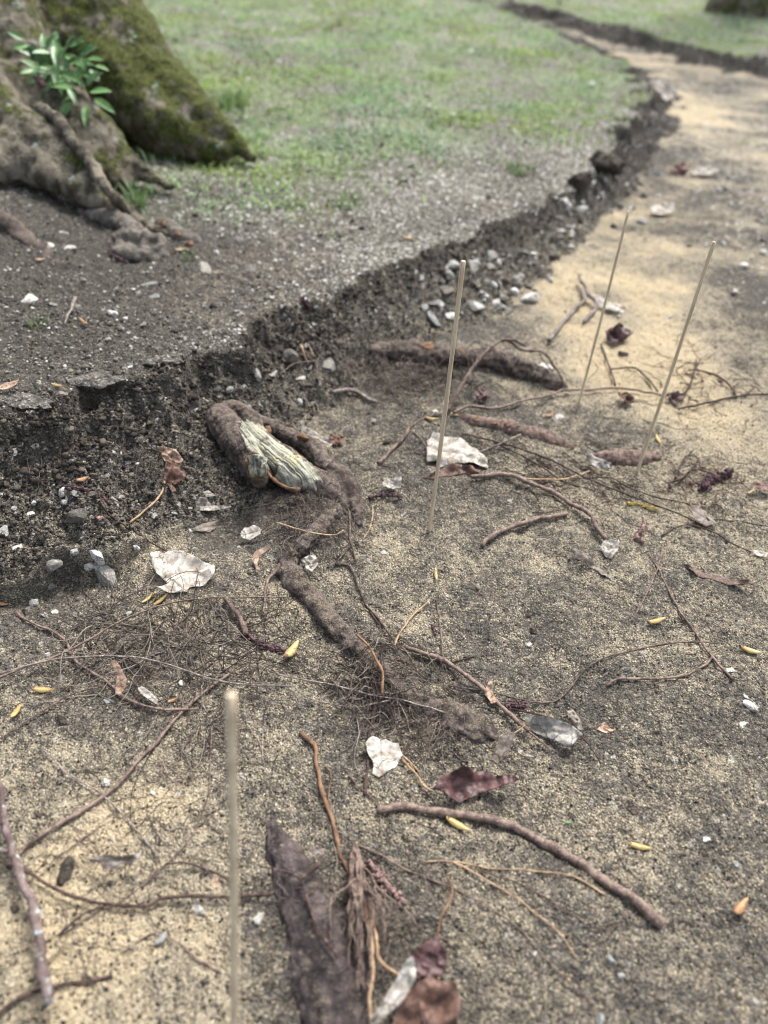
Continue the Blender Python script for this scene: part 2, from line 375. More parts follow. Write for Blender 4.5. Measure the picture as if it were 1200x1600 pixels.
M = {}
M['ground'] = ground_material()
M['grain'] = attr_material("grains", .9, .15, .4)
M['hair'] = attr_material("fine_root", .9, .1)
M['grass'] = attr_material("grass_blade", .6, .25, 0, .3)
def bark(name, c1, c2, c3, dust, amount=.5, s1=70):
    b = NB(name); n1 = b.noise(s1, 5, .7); n2_ = b.noise(s1 * 5, 4, .7); cr = b.voro(s1 * 3.2, feat='DISTANCE_TO_EDGE')
    fb = b.at("fibre").outputs["Fac"]
    col = b.mix(b.step(b.math('ADD', n1, b.math('MULTIPLY', fb, .22)), .35, .65), c1, c2); col = b.mix(b.step(b.math('ADD', n2_, b.math('MULTIPLY', fb, .10)), .58, .72), col, c3)
    crack = b.step(b.math('ADD', cr.outputs["Distance"], b.math('MULTIPLY', n2_, .25)), .10, .22)
    col = b.mix(b.math('MULTIPLY', b.math('SUBTRACT', 1.0, crack), .25), col, (.012, .010, .009, 1))
    geo = b.n("ShaderNodeNewGeometry"); sx = b.n("ShaderNodeSeparateXYZ"); b.l(geo.outputs["Normal"], sx.inputs[0])
    d = b.math('ADD', b.math('MULTIPLY', b.math('SUBTRACT', b.noise(s1 * 1.4, 5, .7), .5), 2.2), b.math('MULTIPLY', sx.outputs[2], .25))
    d = b.math('ADD', d, b.math('MULTIPLY', b.math('SUBTRACT', b.noise(700, 3, .7), .5), 1.6))
    d = b.step(d, .75 - amount, 1.05 - amount)
    col = b.mix(b.math('MULTIPLY', d, .8), col, b.mix(b.step(b.noise(900, 2), .4, .6), dust, srgb(64, 58, 50)))
    b.l(col, b.b.inputs["Base Color"]); b.b.inputs["Roughness"].default_value = .88
    h = b.math('ADD', b.math('MULTIPLY', n1, 1.6), b.math('ADD', n2_, b.math('MULTIPLY', crack, .5))); b.bump(h, .8, .0013); return b.m
M['bark_dark'] = bark("dark_root_bark", srgb(60, 51, 46), srgb(100, 89, 81), srgb(134, 123, 112), srgb(132, 120, 102), .46)
M['bark_red'] = bark("ruddy_root_bark", srgb(82, 67, 60), srgb(126, 106, 96), srgb(150, 130, 118), srgb(140, 128, 110), .46, 80)
M['bark_soil'] = bark("soil_dusted_bark", srgb(56, 48, 45), srgb(92, 82, 77), srgb(122, 112, 105), srgb(128, 115, 94), .62, 60)
M['bark_purple'] = bark("purplish_root_bark", srgb(46, 40, 39), srgb(78, 69, 67), srgb(106, 97, 93), srgb(118, 107, 90), .46, 60)
M['bark_grey'] = bark("weathered_grey_bark", srgb(66, 61, 55), srgb(116, 109, 99), srgb(142, 135, 124), srgb(104, 97, 86), .35, 60)
M['root'] = simple("thin_root_bark", srgb(74, 61, 55), srgb(112, 96, 86), srgb(142, 126, 112), 160, 600, .8, .5, .0005, objvar=.5)
M['root_dark'] = simple("dark_thin_root", srgb(44, 35, 32), srgb(78, 62, 55), srgb(104, 90, 80), 160, 600, .8, .5, .0005, objvar=.4)
M['root_tan'] = simple("tan_thin_root", srgb(136, 112, 88), srgb(170, 146, 116), srgb(110, 84, 64), 160, 600, .8, .4, .0004, objvar=.35)
M['root_orange'] = simple("orange_root", srgb(92, 70, 55), srgb(132, 102, 78), srgb(80, 66, 60), 130, 500, .8, .5, .0005)
M['twig'] = simple("brown_twig_bark", srgb(82, 66, 58), srgb(120, 102, 90), srgb(150, 132, 116), 220, 700, .65, .5, .0005, spec=.35)
M['twig_grey'] = simple("grey_twig_bark", srgb(88, 78, 72), srgb(128, 118, 110), srgb(172, 166, 158), 140, 500, .75, .4, .0004)
M['lichen_twig'] = simple("lichen_spotted_bark", srgb(80, 67, 64), srgb(114, 99, 94), srgb(160, 168, 164), 90, 170, .8, .6, .0008)
_b = NB("torn_pale_wood"); _g = _b.at("groove").outputs["Fac"]; _n = _b.noise(1.0, 4, .6, _b.at("fibre_co").outputs["Vector"]); _c = _b.mix(_b.step(_n, .35, .65), srgb(122, 121, 106), srgb(174, 171, 153))
_c = _b.mix(_b.step(_b.noise(60, 3), .55, .7), _c, srgb(176, 168, 132)); _c = _b.mix(_b.math('MULTIPLY', _g, .8), _c, srgb(58, 54, 44)); _b.l(_c, _b.b.inputs["Base Color"]); _b.b.inputs["Roughness"].default_value = .85; _b.bump(_b.noise(500, 4, .7), .8, .0008); M['torn'] = _b.m
M['orange_wood'] = simple("orange_inner_bark", srgb(84, 64, 50), srgb(120, 92, 70), srgb(64, 51, 44), 170, 500, .85, .7, .001)
M['skewer'] = simple("skewer_wood", srgb(184, 166, 138), srgb(208, 192, 164), srgb(158, 138, 112), 400, 900, .6, .3, .0002, vec=(1, 1, .04), spec=.3)
def leafmat(name, c1, c2, spot, vein, rough=.7, spec=.25, var=.2):
    b = NB(name); n1 = b.noise(110, 5, .7); n2_ = b.noise(420, 4, .7)
    col = b.mix(b.step(n1, .38, .64), c1, c2); col = b.mix(b.math('MULTIPLY', b.step(n2_, .58, .68), .7), col, spot)
    col = b.mix(b.math('MULTIPLY', b.step(b.noise(60, 4, .7), .58, .72), .4), col, spot)
    wv = b.n("ShaderNodeVectorMath"); wv.operation = 'MULTIPLY_ADD'; wn = b.n("ShaderNodeTexNoise"); wn.inputs["Scale"].default_value = 90; b.l(b.co(), wn.inputs["Vector"])
    b.l(wn.outputs["Color"], wv.inputs[0]); wv.inputs[1].default_value = (.012, .012, .012); b.l(b.co(), wv.inputs[2])
    ck = b.voro(85, wv.outputs[0], 'DISTANCE_TO_EDGE'); col = b.mix(b.math('MULTIPLY', b.math('SUBTRACT', 1.0, b.step(ck.outputs["Distance"], .015, .05)), b.math('MULTIPLY', b.step(b.noise(35, 2), .42, .60), .75)), col, vein)
    col = b.mix(b.math('MULTIPLY', b.at("vein").outputs["Fac"], .8), col, vein)
    oi = b.n("ShaderNodeObjectInfo"); h = b.n("ShaderNodeHueSaturation"); b.l(b.math('MULTIPLY_ADD', oi.outputs["Random"], var, 1 - var * .6), h.inputs["Value"]); b.l(col, h.inputs["Color"])
    b.l(h.outputs[0], b.b.inputs["Base Color"]); b.b.inputs["Roughness"].default_value = rough; b.b.inputs["Specular IOR Level"].default_value = spec
    b.bump(b.math('ADD', n1, b.math('MULTIPLY', n2_, .7)), .8, .0008); return b.m
M['leaf_white'] = leafmat("bleached_leaf", srgb(148, 139, 126), srgb(198, 192, 182), srgb(112, 101, 90), srgb(84, 73, 63), .95, .08, .16)
M['leaf_silver'] = leafmat("silvery_leaf", srgb(118, 112, 104), srgb(176, 171, 162), srgb(86, 79, 72), srgb(78, 70, 63), .9, .08)
M['leaf_grey'] = leafmat("grey_brown_leaf", srgb(104, 94, 85), srgb(150, 139, 128), srgb(80, 70, 62), srgb(70, 60, 52))
M['leaf_brown'] = leafmat("brown_leaf", srgb(84, 60, 50), srgb(128, 98, 82), srgb(62, 45, 40), srgb(52, 36, 32), .6, .35)
M['leaf_dark'] = leafmat("dark_red_leaf", srgb(60, 38, 36), srgb(102, 72, 68), srgb(42, 28, 26), srgb(36, 22, 22), .5, .45)
M['leaf_tan'] = leafmat("tan_leaf", srgb(150, 124, 104), srgb(188, 162, 140), srgb(128, 98, 80), srgb(110, 80, 64))
M['bud'] = simple("yellow_bud_scale", srgb(150, 124, 70), srgb(180, 158, 100), srgb(112, 80, 50), 150, 300, .45, .3, .0004, spec=.5, objvar=.3)
M['bud_orange'] = simple("orange_bud_scale", srgb(132, 94, 60), srgb(164, 126, 82), srgb(92, 64, 48), 150, 300, .45, .3, .0004, spec=.5)
M['catkin'] = simple("purple_catkin", srgb(60, 45, 47), srgb(90, 69, 71), srgb(120, 98, 97), 300, 900, .9, .6, .0006)
M['catkin_pink'] = simple("pinkish_catkin", srgb(106, 84, 78), srgb(150, 126, 118), srgb(80, 60, 57), 300, 900, .9, .6, .0006)
M['catkin_yellow'] = simple("yellow_catkin", srgb(150, 128, 64), srgb(196, 176, 108), srgb(96, 76, 40), 500, 900, .8, .5, .0005)
def stonemat(name, c1, c2, c3, var=.2):
    b = NB(name); n1 = b.noise(120, 4, .65); n2_ = b.noise(520, 4, .7); col = b.mix(b.step(n1, .4, .6), c1, c2); col = b.mix(b.step(n2_, .55, .68), col, c3)
    d = b.step(b.math('ADD', b.noise(90, 4, .7), b.math('MULTIPLY', b.math('SUBTRACT', b.noise(800, 2), .5), .5)), .50, .62)
    col = b.mix(b.math('MULTIPLY', d, .75), col, srgb(100, 91, 79))
    oi = b.n("ShaderNodeObjectInfo"); h = b.n("ShaderNodeHueSaturation"); b.l(b.math('MULTIPLY_ADD', oi.outputs["Random"], var, 1 - var * .6), h.inputs["Value"]); b.l(col, h.inputs["Color"])
    b.l(h.outputs[0], b.b.inputs["Base Color"]); b.b.inputs["Roughness"].default_value = .88; b.b.inputs["Specular IOR Level"].default_value = .2
    b.bump(b.math('ADD', n1, n2_), .8, .0009); return b.m
M['stone_w'] = stonemat("white_stone", srgb(168, 166, 158), srgb(206, 204, 197), srgb(136, 131, 122))
M['stone_g'] = stonemat("grey_stone", srgb(112, 109, 102), srgb(158, 155, 147), srgb(92, 88, 81), .3)
M['stone_b'] = stonemat("bluish_stone", srgb(126, 128, 124), srgb(168, 169, 163), srgb(104, 104, 99))
M['stone_d'] = stonemat("dark_stone", srgb(72, 68, 63), srgb(108, 103, 96), srgb(130, 124, 114), .3)
M['stone_p'] = stonemat("pinkish_stone", srgb(146, 114, 102), srgb(180, 148, 134), srgb(120, 96, 86))
M['clod'] = simple("dark_soil_clod", srgb(44, 39, 35), srgb(80, 73, 65), srgb(120, 112, 99), 120, 700, .95, 1.0, .002)
M['slab'] = simple("crusted_path_surface", srgb(66, 62, 58), srgb(104, 99, 92), srgb(156, 150, 140), 160, 380, .95, 1.0, .0016)
M['plant'] = simple("fresh_green_leaf", srgb(62, 96, 46), srgb(98, 134, 76), srgb(124, 154, 98), 40, 200, .45, .2, .0005, spec=.5, objvar=.4)
M['plant_stem'] = simple("green_stem", srgb(84, 104, 60), srgb(110, 124, 76), None, 60, 200, .6, 0)

def tree_material():
    b = NB("mossy_bark")
    co = b.co()
    geo = b.n("ShaderNodeNewGeometry")
    sx = b.n("ShaderNodeSeparateXYZ"); b.l(geo.outputs["Normal"], sx.inputs[0])
    moss_a = b.at("moss").outputs["Fac"]
    ridg = b.noise(38, 5, .7, b.stretch(1, 1, .45)); fine = b.noise(190, 4, .7)
    col = b.mix(b.step(ridg, .36, .62), srgb(66, 61, 53), srgb(128, 121, 106))
    col = b.mix(b.step(b.noise(14, 3), .52, .66), col, srgb(138, 129, 112))
    mf = b.math('ADD', moss_a, b.math('MULTIPLY', b.math('SUBTRACT', b.noise(20, 6, .75), .5), 2.9))
    mf = b.math('ADD', mf, b.math('MULTIPLY', sx.outputs[2], .22))
    mf = b.step(mf, .42, .75)
    mossc = b.mix(b.step(fine, .35, .65), srgb(34, 39, 16), srgb(94, 101, 46))
    col = b.mix(b.math('MULTIPLY', mf, .9), col, mossc)
    li = b.math('MULTIPLY', b.step(b.noise(24, 5, .7), .60, .68), b.step(b.noise(150, 3, .6), .46, .54))
    col = b.mix(b.math('MULTIPLY', li, .8), col, srgb(158, 170, 164))
    b.l(col, b.b.inputs["Base Color"]); b.b.inputs["Roughness"].default_value = .95; b.b.inputs["Specular IOR Level"].default_value = .1
    h = b.math('ADD', b.math('MULTIPLY', ridg, 2.0), fine)
    b.bump(b.math('ADD', h, b.math('MULTIPLY', mf, .6)), 1.0, .006)
    return b.m
M['tree'] = tree_material()

# ------------------------------------------------------------------ ground sheet
X, Y = XX.ravel(), YY.ravel()
idx = np.arange(NY * NX).reshape(NY, NX)
quads = np.stack([idx[:-1, :-1], idx[:-1, 1:], idx[1:, 1:], idx[1:, :-1]], -1).reshape(-1, 4)
ground = mesh_obj("ground", np.stack([X, Y, ZG.ravel()], 1), quads, M['ground'])
ground["kind"] = "structure"
t, top, face = MK['t'], MK['top'], MK['face']
flo = 1 - np.maximum(top, face)
sand = flo * (.27 + .8 * blobs(X, Y, SANDB) - blobs(X, Y, DARKB) + .17 * fb2(X, Y, 9, 4, 60) + .10 * fb2(X, Y, 40, 3, 61) + (-.02 + .36 * fb2(X * .7, Y * 1.5, 8, 4, 64)) * sstep(.75, 1.3, Y)) + face * (-.06 + .30 * (1 - t) ** 2) + top * (.02 - .4 * blobs(X, Y, DARKT))
sand = sand + face * blobs(X, Y, SANDB) * .5 * (Y < 1.2) - face * .5 * sstep(1.3, 2.2, Y)
def green_mask(x, y, top2):
    g = inside(x, y, GREENP); d, _ = line_dist(x, y, np.hstack([GREENP, np.zeros((len(GREENP), 1))]))
    s = np.where(g, d, -d) + .09 * fb2(x, y, 3.5, 3, 70)
    return np.maximum(sstep(-.10, .32, s), top2 * 1.0)
green = green_mask(X, Y, MK['top2']) * top
dE = MK['dE']
lefty = sstep(-.14, -.30, X - .18 * (Y - .7)) * (1 - sstep(1.0, 1.35, Y))      # dark humus near the trunk
gravel = top * (.31 - .16 * blobs(X, Y, DARKT) + .12 * fb2(X, Y, 8, 2, 62) - .28 * lefty) + face * (.05 + .08 * fb2(X, Y, 20, 2, 63)) + flo * (.0 + .16 * sstep(1.0, 1.4, Y) * sstep(.45, .8, X))
dark = face * (.04 + .62 * sstep(.60, .97, t + .10 * fb2(X, Y, 16, 3, 81))) + .18 * blobs(X, Y, DARKT) * top + top * (.26 * lefty + .5 * sstep(.022, 0, dE)) + flo * .12 + face * .75 * sstep(1.3, 2.0, Y)
for k, a in (("sand", sand), ("gravel", gravel), ("green", green), ("dark", np.clip(dark, 0, 1))):
    attr(ground.data, k, a)

# ------------------------------------------------------------------ helpers: shapes
def spline(p, n):
    p = np.asarray(p, float)
    if len(p) == 2: 
        t = np.linspace(0, 1, n)[:, None]; return p[0] * (1 - t) + p[1] * t
    q = np.vstack([2 * p[0] - p[1], p, 2 * p[-1] - p[-2]])
    seg = np.linalg.norm(np.diff(p[:, :3], axis=0), axis=1); cum = np.concatenate([[0], np.cumsum(seg)])
    s = np.linspace(0, cum[-1], n); out = []
    for v in s:
        i = min(np.searchsorted(cum, v, side='right') - 1, len(p) - 2); t = (v - cum[i]) / max(seg[i], 1e-9)
        a, b, c, d = q[i], q[i + 1], q[i + 2], q[i + 3]
        out.append(.5 * (2 * b + (c - a) * t + (2 * a - 5 * b + 4 * c - d) * t * t + (3 * b - a - 3 * c + d) * t ** 3))
    return np.array(out)
def tube(P, R, k=8, lump=.12, seed=0, squash=1.0):
    """verts, faces of a closed tube through points P with radii R; lump = relative unevenness"""
    P = np.asarray(P, float); R = np.asarray(R, float); n = len(P)
    T = np.gradient(P, axis=0); T /= np.linalg.norm(T, axis=1)[:, None] + 1e-12
    nrm = np.cross(T[0], [0, 0, 1.0]); 
    if np.linalg.norm(nrm) < 1e-3: nrm = np.array([1.0, 0, 0])
    nrm /= np.linalg.norm(nrm); V = []
    for i in range(n):
        nrm = nrm - T[i] * (nrm @ T[i]); nrm /= np.linalg.norm(nrm) + 1e-12
        bn = np.cross(T[i], nrm)
        a = np.arange(k) / k * 2 * math.pi
        V.append(P[i] + R[i] * (np.cos(a)[:, None] * nrm + np.sin(a)[:, None] * bn * squash))
    V = np.vstack(V)
    if lump:
        rr = np.repeat(R, k); C = np.repeat(P, k, 0); d = V - C
        f = 1 + lump * fb3(V, .35 / max(R.mean(), 1e-5), 3, seed)
        V = C + d * f[:, None]
    F = []
    for i in range(n - 1):
        for j in range(k):
            F.append((i * k + j, i * k + (j + 1) % k, (i + 1) * k + (j + 1) % k, (i + 1) * k + j))
    a = len(V); V = np.vstack([V, P[0] - T[0] * R[0] * .25, P[-1] + T[-1] * R[-1] * .25])
    for j in range(k):
        F.append((j, a, (j + 1) % k)); F.append(((n - 1) * k + j, (n - 1) * k + (j + 1) % k, a + 1))
    return V, F
class Bag:
    def __init__(s): s.v = []; s.f = []; s.n = 0; s.c = []
    def add(s, v, f, col=None):
        s.f.extend([tuple(i + s.n for i in q) for q in f]); s.v.append(np.asarray(v)); s.n += len(v)
        if col is not None: s.c.append(np.tile(np.asarray(col[:3], float), (len(v), 1)))
    def verts(s): return np.vstack(s.v)
def remesh(name, V, F, voxel, smooth=4, lump=0, lscale=60, seed=0):
    me = raw_mesh(name + "_raw", V, F); o = bpy.data.objects.new(name + "_raw", me); COL.objects.link(o)
    md = o.modifiers.new("r", 'REMESH'); md.mode = 'VOXEL'; md.voxel_size = voxel
    sm = o.modifiers.new("s", 'SMOOTH'); sm.iterations = smooth; sm.factor = .5
    dg = bpy.context.evaluated_depsgraph_get(); ev = o.evaluated_get(dg)
    m2 = bpy.data.meshes.new_from_object(ev)
    n = len(m2.vertices); v = np.empty(n * 3, np.float32); m2.vertices.foreach_get("co", v); v = v.reshape(-1, 3).astype(float)
    nr = np.empty(n * 3, np.float32); m2.vertices.foreach_get("normal", nr); nr = nr.reshape(-1, 3)
    f = [tuple(p.vertices) for p in m2.polygons]
    bpy.data.objects.remove(o); bpy.data.meshes.remove(me); bpy.data.meshes.remove(m2)
    if lump: v = v + nr * (lump * fb3(v, lscale, 4, seed))[:, None]
    return v, f

def px_path(pts, dz=0.0, dzs=None, n=None, wob=0.0, seed=0):
    """ground path through picture points: every point is set on the ground, dz above it"""
    Q = np.array([G(p[0], p[1], (dzs[i] if dzs else dz)) for i, p in enumerate(pts)])
    L = np.linalg.norm(np.diff(Q, axis=0), axis=1).sum()
    n = n or int(np.clip(L / .004, 6, 90)); Q = spline(Q, n)
    if wob:
        Q = Q + wob * np.stack([n3(Q, 90, seed), n3(Q, 90, seed + 1), .4 * n3(Q, 90, seed + 2)], 1) + .5 * wob * np.stack([n3(Q, 260, seed + 5), n3(Q, 260, seed + 6), .4 * n3(Q, 260, seed + 7)], 1)
    return Q
_seed = [100]
def nseed(): _seed[0] += 13; return _seed[0]
def twig(name, label, cat, pts, w0, w1, mat, lift=None, arch=None, group=None, k=7, lump=.16, bury=False, wob=None, branches=(), knots=0, conform=True):
    sd = nseed(); bag = Bag(); tk = 1.0 if name in ('thick_twig', 'lichen_twig') else .84
    def one(pts, w0, w1, arch):
        base = G(*pts[len(pts) // 2]); mpp = depth_of(base) / FPX
        r0, r1 = tk * w0 * mpp / 2, tk * w1 * mpp / 2
        dz = (r0 + r1) / 2 * (.75 if lift is None else 1) + (lift or 0)
        dzs = arch if arch else None
        Q = px_path(pts, dz, dzs, wob=(wob if wob is not None else max(.0007, (r0 + r1) * .35)), seed=sd)
        n = len(Q); t = np.linspace(0, 1, n); R = r0 + (r1 - r0) * t
        R = R * (1 + .10 * np.sin(t * n * .7 + sd))
        if conform:
            g = hz(Q[:, 0], Q[:, 1]); 
            if not arch: Q[:, 2] = np.maximum(Q[:, 2], g + R * .35)
        for q in range(knots):
            i = int((q + .6) / knots * (n - 1)); R[max(0, i)] *= 1.28
        v, f = tube(Q, np.maximum(R, .00022), k, lump, sd); bag.add(v, f)
    one(pts, w0, w1, arch)
    for b in branches: one(b[0], b[1], b[2], b[3] if len(b) > 3 else None)
    V = bag.verts(); o = mesh_obj(name, V, bag.f, mat, origin=V.mean(0))
    return tag(o, label, cat, group)

def leaf(name, label, cat, poly, mat, lift=.003, tilt=(0, 0), curl=.10, crum=.10, group=None, veins=True, parent=None, stalk=None, edge=.0):
    """a real leaf: the outline on a tilted plane through its own spot on the ground, crumpled, curled and with thickness"""
    sd = nseed(); poly = np.array(poly, float); c = poly.mean(0)
    g = G(c[0], c[1], lift); n = gnormal(g[0], g[1], .015) + np.array([tilt[0], tilt[1], 0]); n /= np.linalg.norm(n)
    def up(p):
        d = ray(p[0], p[1]); return CAM + d * (((g - CAM) @ n) / (d @ n))
    W = np.array([up(p) for p in poly])
    e1 = W[np.argmax(np.linalg.norm(W - g, axis=1))] - g; e1 -= n * (e1 @ n); e1 /= np.linalg.norm(e1); e2 = np.cross(n, e1)
    A = np.stack([(W - g) @ e1, (W - g) @ e2], 1)
    size = np.ptp(A, axis=0).max(); B = []
    for i in range(len(A)):
        a, b = A[i], A[(i + 1) % len(A)]; k = max(2, int(np.linalg.norm(b - a) / (size / 16)))
        for j in range(k): B.append(a + (b - a) * j / k)
    B = np.array(B); ctr = B.mean(0); nb = len(B)
    rad = B - ctr
    B = ctr + rad * (1 + .045 * n2(B[:, 0], B[:, 1], 5 / size * 2.5, sd) + .03 * n2(B[:, 0], B[:, 1], 16 / size, sd + 1))[:, None]
    s = size / 42; gx, gy = np.meshgrid(np.arange(B[:, 0].min(), B[:, 0].max(), s), np.arange(B[:, 1].min(), B[:, 1].max(), s))
    I = np.stack([gx.ravel(), gy.ravel()], 1) + rng.uniform(-.2, .2, (gx.size, 2)) * s
    I = I[inside(I[:, 0], I[:, 1], B)]
    dmin = np.min(np.linalg.norm(I[:, None] - B[None], axis=2), axis=1); I = I[dmin > s * .45]
    allp = np.vstack([B, I])
    res = delaunay_2d_cdt([Vector(p) for p in allp], [(i, (i + 1) % nb) for i in range(nb)], [list(range(nb))], 1, 1e-7)
    P2 = np.array([tuple(p) for p in res[0]]); T = [tuple(f) for f in res[2]]
    bd = np.min(np.linalg.norm(P2[:, None] - B[None], axis=2), axis=1)
    r = np.linalg.norm(P2 - ctr, axis=1) / (size * .5)
    h = curl * size * (r ** 2) * (.6 + .5 * n2(P2[:, 0], P2[:, 1], 1.2 / size, sd + 5))
    h = h + crum * size * (.55 * n2(P2[:, 0], P2[:, 1], 3.2 / size, sd + 2) + .22 * n2(P2[:, 0], P2[:, 1], 8 / size, sd + 3))
    h = h + crum * size * .9 * (.28 - np.abs(n2(P2[:, 0], P2[:, 1], 2.6 / size, sd + 14))) + crum * size * .35 * (.25 - np.abs(n2(P2[:, 0], P2[:, 1], 6.5 / size, sd + 15)))
    h = h + edge * size * np.exp(-bd / (size * .06)) * n2(P2[:, 0], P2[:, 1], 5 / size, sd + 9)
    if veins:
        mid = np.abs(P2[:, 1] - .05 * size * np.sin(P2[:, 0] / size * 3)); h = h - .022 * size * np.exp(-mid / (size * .02))
        q = np.abs(((np.abs(P2[:, 1]) * .8 - P2[:, 0]) / (size * .17)) % 1 - .5); h = h - .010 * size * np.exp(-q / .10)
    V = g + P2[:, :1] * e1 + P2[:, 1:] * e2 + h[:, None] * n
    gz = hz(V[:, 0], V[:, 1]); V[:, 2] = np.maximum(V[:, 2], gz + .0007 + .0004 * r)
    th = max(.00022, size * .006); n0 = len(V); V2 = V - n * th
    F = [t_ for t_ in T] + [(t_[0] + n0, t_[2] + n0, t_[1] + n0) for t_ in T]
    ec = {}
    for t_ in T:
        for a, b in ((t_[0], t_[1]), (t_[1], t_[2]), (t_[2], t_[0])): ec[(a, b)] = 1
    for a, b in list(ec):
        if (b, a) not in ec: F.append((b, a, a + n0, b + n0))
    o = mesh_obj(name, np.vstack([V, V2]), F, mat, parent=parent, origin=g)
    vn = np.zeros(n0)
    if veins: vn = np.maximum(np.exp(-mid / (size * .030)), .8 * np.exp(-q / .12)) * (.6 + .5 * n2(P2[:, 0], P2[:, 1], 6 / size, sd + 11))
    attr(o.data, "vein", np.clip(np.concatenate([vn, vn]), 0, 1))
    tag(o, label, cat, group)
    if stalk:
        mpp = depth_of(g) / FPX
        Q = spline(np.array([G(p[0], p[1], p[2]) for p in stalk]), 10); v, f = tube(Q, np.linspace(.0008, .0004, 10), 5, .1, sd)
        mesh_obj("stalk", v, f, M['root_tan'], parent=o, origin=Q[0])
    return o

_ico = {}
def ico(sub):
    if sub not in _ico:
        bm = bmesh.new(); bmesh.ops.create_icosphere(bm, subdivisions=sub, radius=1.0); bm.verts.ensure_lookup_table()
        _ico[sub] = (np.array([tuple(v.co) for v in bm.verts]), [tuple(v.index for v in f.verts) for f in bm.faces]); bm.free()
    return _ico[sub]
def stone_shape(r, sd, sub=3, flat=.6, facets=11, rough=.05, asp=1.0):
    v, f = ico(sub); v = v.copy(); g = np.random.default_rng(sd)
    for _ in range(facets):
        d = g.normal(size=3); d /= np.linalg.norm(d); c = g.uniform(.38, .78); k = v @ d
        v = v - np.maximum(k - c, 0)[:, None] * d
    v = v * (1 + .16 * n3(v, 1.1, sd) + rough * fb3(v, 3.0, 3, sd + 4))[:, None]
    v = v * np.array([1.0 * asp, g.uniform(.65, .9), flat * g.uniform(.8, 1.15)])
    a = g.uniform(0, 6.28); tx, ty = g.uniform(-.35, .35, 2)
    Rz = np.array(Matrix.Rotation(a, 3, 'Z') @ Matrix.Rotation(tx, 3, 'X') @ Matrix.Rotation(ty, 3, 'Y'))
    return (v @ Rz.T) * r, f
def stone(px, py, size, mat, label, cat="stone", group=None, flat=.62, name="stone", asp=1.0, sink=.36, facets=11, rough=.05):
    g = G(px, py); r = size * depth_of(g) / FPX / 2; sd = nseed()
    v, f = stone_shape(r * 1.3, sd, 3, flat, facets, rough, asp)
    n = gnormal(g[0], g[1], max(.006, r)); q = Vector((0, 0, 1)).rotation_difference(Vector(n)); v = v @ np.array(q.to_matrix()).T
    c = g + n * r * flat * (1 - sink * 2) * .7
    o = mesh_obj(name, v + c, f, mat, origin=c, smooth=False)
    return tag(o, label, cat, group)

def bud(px, py, ang, ln, label, mat=None, wid=.30, name="bud_scale", cat="bud scale", lift=.0015, tip=True):
    """a boat-shaped bud scale with a pointed end; the picture angle gives its heading on the ground"""
    sd = nseed(); a = math.radians(ang); dx, dy = math.cos(a) * ln / 2, math.sin(a) * ln / 2
    A, B = G(px - dx, py - dy, lift), G(px + dx, py + dy, lift)
    ax = B - A; L = np.linalg.norm(ax); ax /= L; sd_ = np.cross([0, 0, 1.0], ax); sd_ /= np.linalg.norm(sd_); upv = np.cross(ax, sd_)
    nu, nv = 15, 9; V = []
    mpp = depth_of(A) / FPX; wd = max(ln * wid * mpp * .62, .0012)
    for i in range(nu):
        t = i / (nu - 1); wv = wd * (math.sin(math.pi * min(1, t * .93 + .07)) ** .75) * (1 - .35 * t)
        for j in range(nv):
            b = (j / (nv - 1) - .5) * 2.6
            V.append(A + ax * (L * t) + sd_ * (wv * math.sin(b)) + upv * (wv * .85 * (1 - math.cos(b)) * -1 + wd * 1.0 + .10 * L * (t - .5) ** 2 * 2))
    V = np.array(V); V += .00015 * np.stack([n3(V, 700, sd), n3(V, 700, sd + 1), n3(V, 700, sd + 2)], 1)
    F = [(i * nv + j, i * nv + j + 1, (i + 1) * nv + j + 1, (i + 1) * nv + j) for i in range(nu - 1) for j in range(nv - 1)]
    n0 = len(V); ctr = A + ax * L * .5
    V2 = V - upv * .00025
    F2 = [(q[3] + n0, q[2] + n0, q[1] + n0, q[0] + n0) for q in F]
    rim = [i * nv for i in range(nu)] + [(nu - 1) * nv + j for j in range(1, nv)] + [i * nv + nv - 1 for i in range(nu - 2, -1, -1)] + [j for j in range(nv - 2, 0, -1)]
    F3 = [(rim[i], rim[(i + 1) % len(rim)], rim[(i + 1) % len(rim)] + n0, rim[i] + n0) for i in range(len(rim))]
    V = np.vstack([V, V2])
    gz = hz(V[:, 0], V[:, 1]); V[:, 2] += max(0, (gz - V[:, 2]).max() * .6)
    o = mesh_obj(name, V, F + F2 + F3, mat or M['bud'], origin=ctr)
    tag(o, label, cat)
    if tip:
        v, f = stone_shape(wd * .62, sd, 2, .8, 3); c = A + ax * L * .06 + upv * wd * .75
        mesh_obj("base_tip", v + c, f, M['leaf_brown'], parent=o, origin=c)
    return o

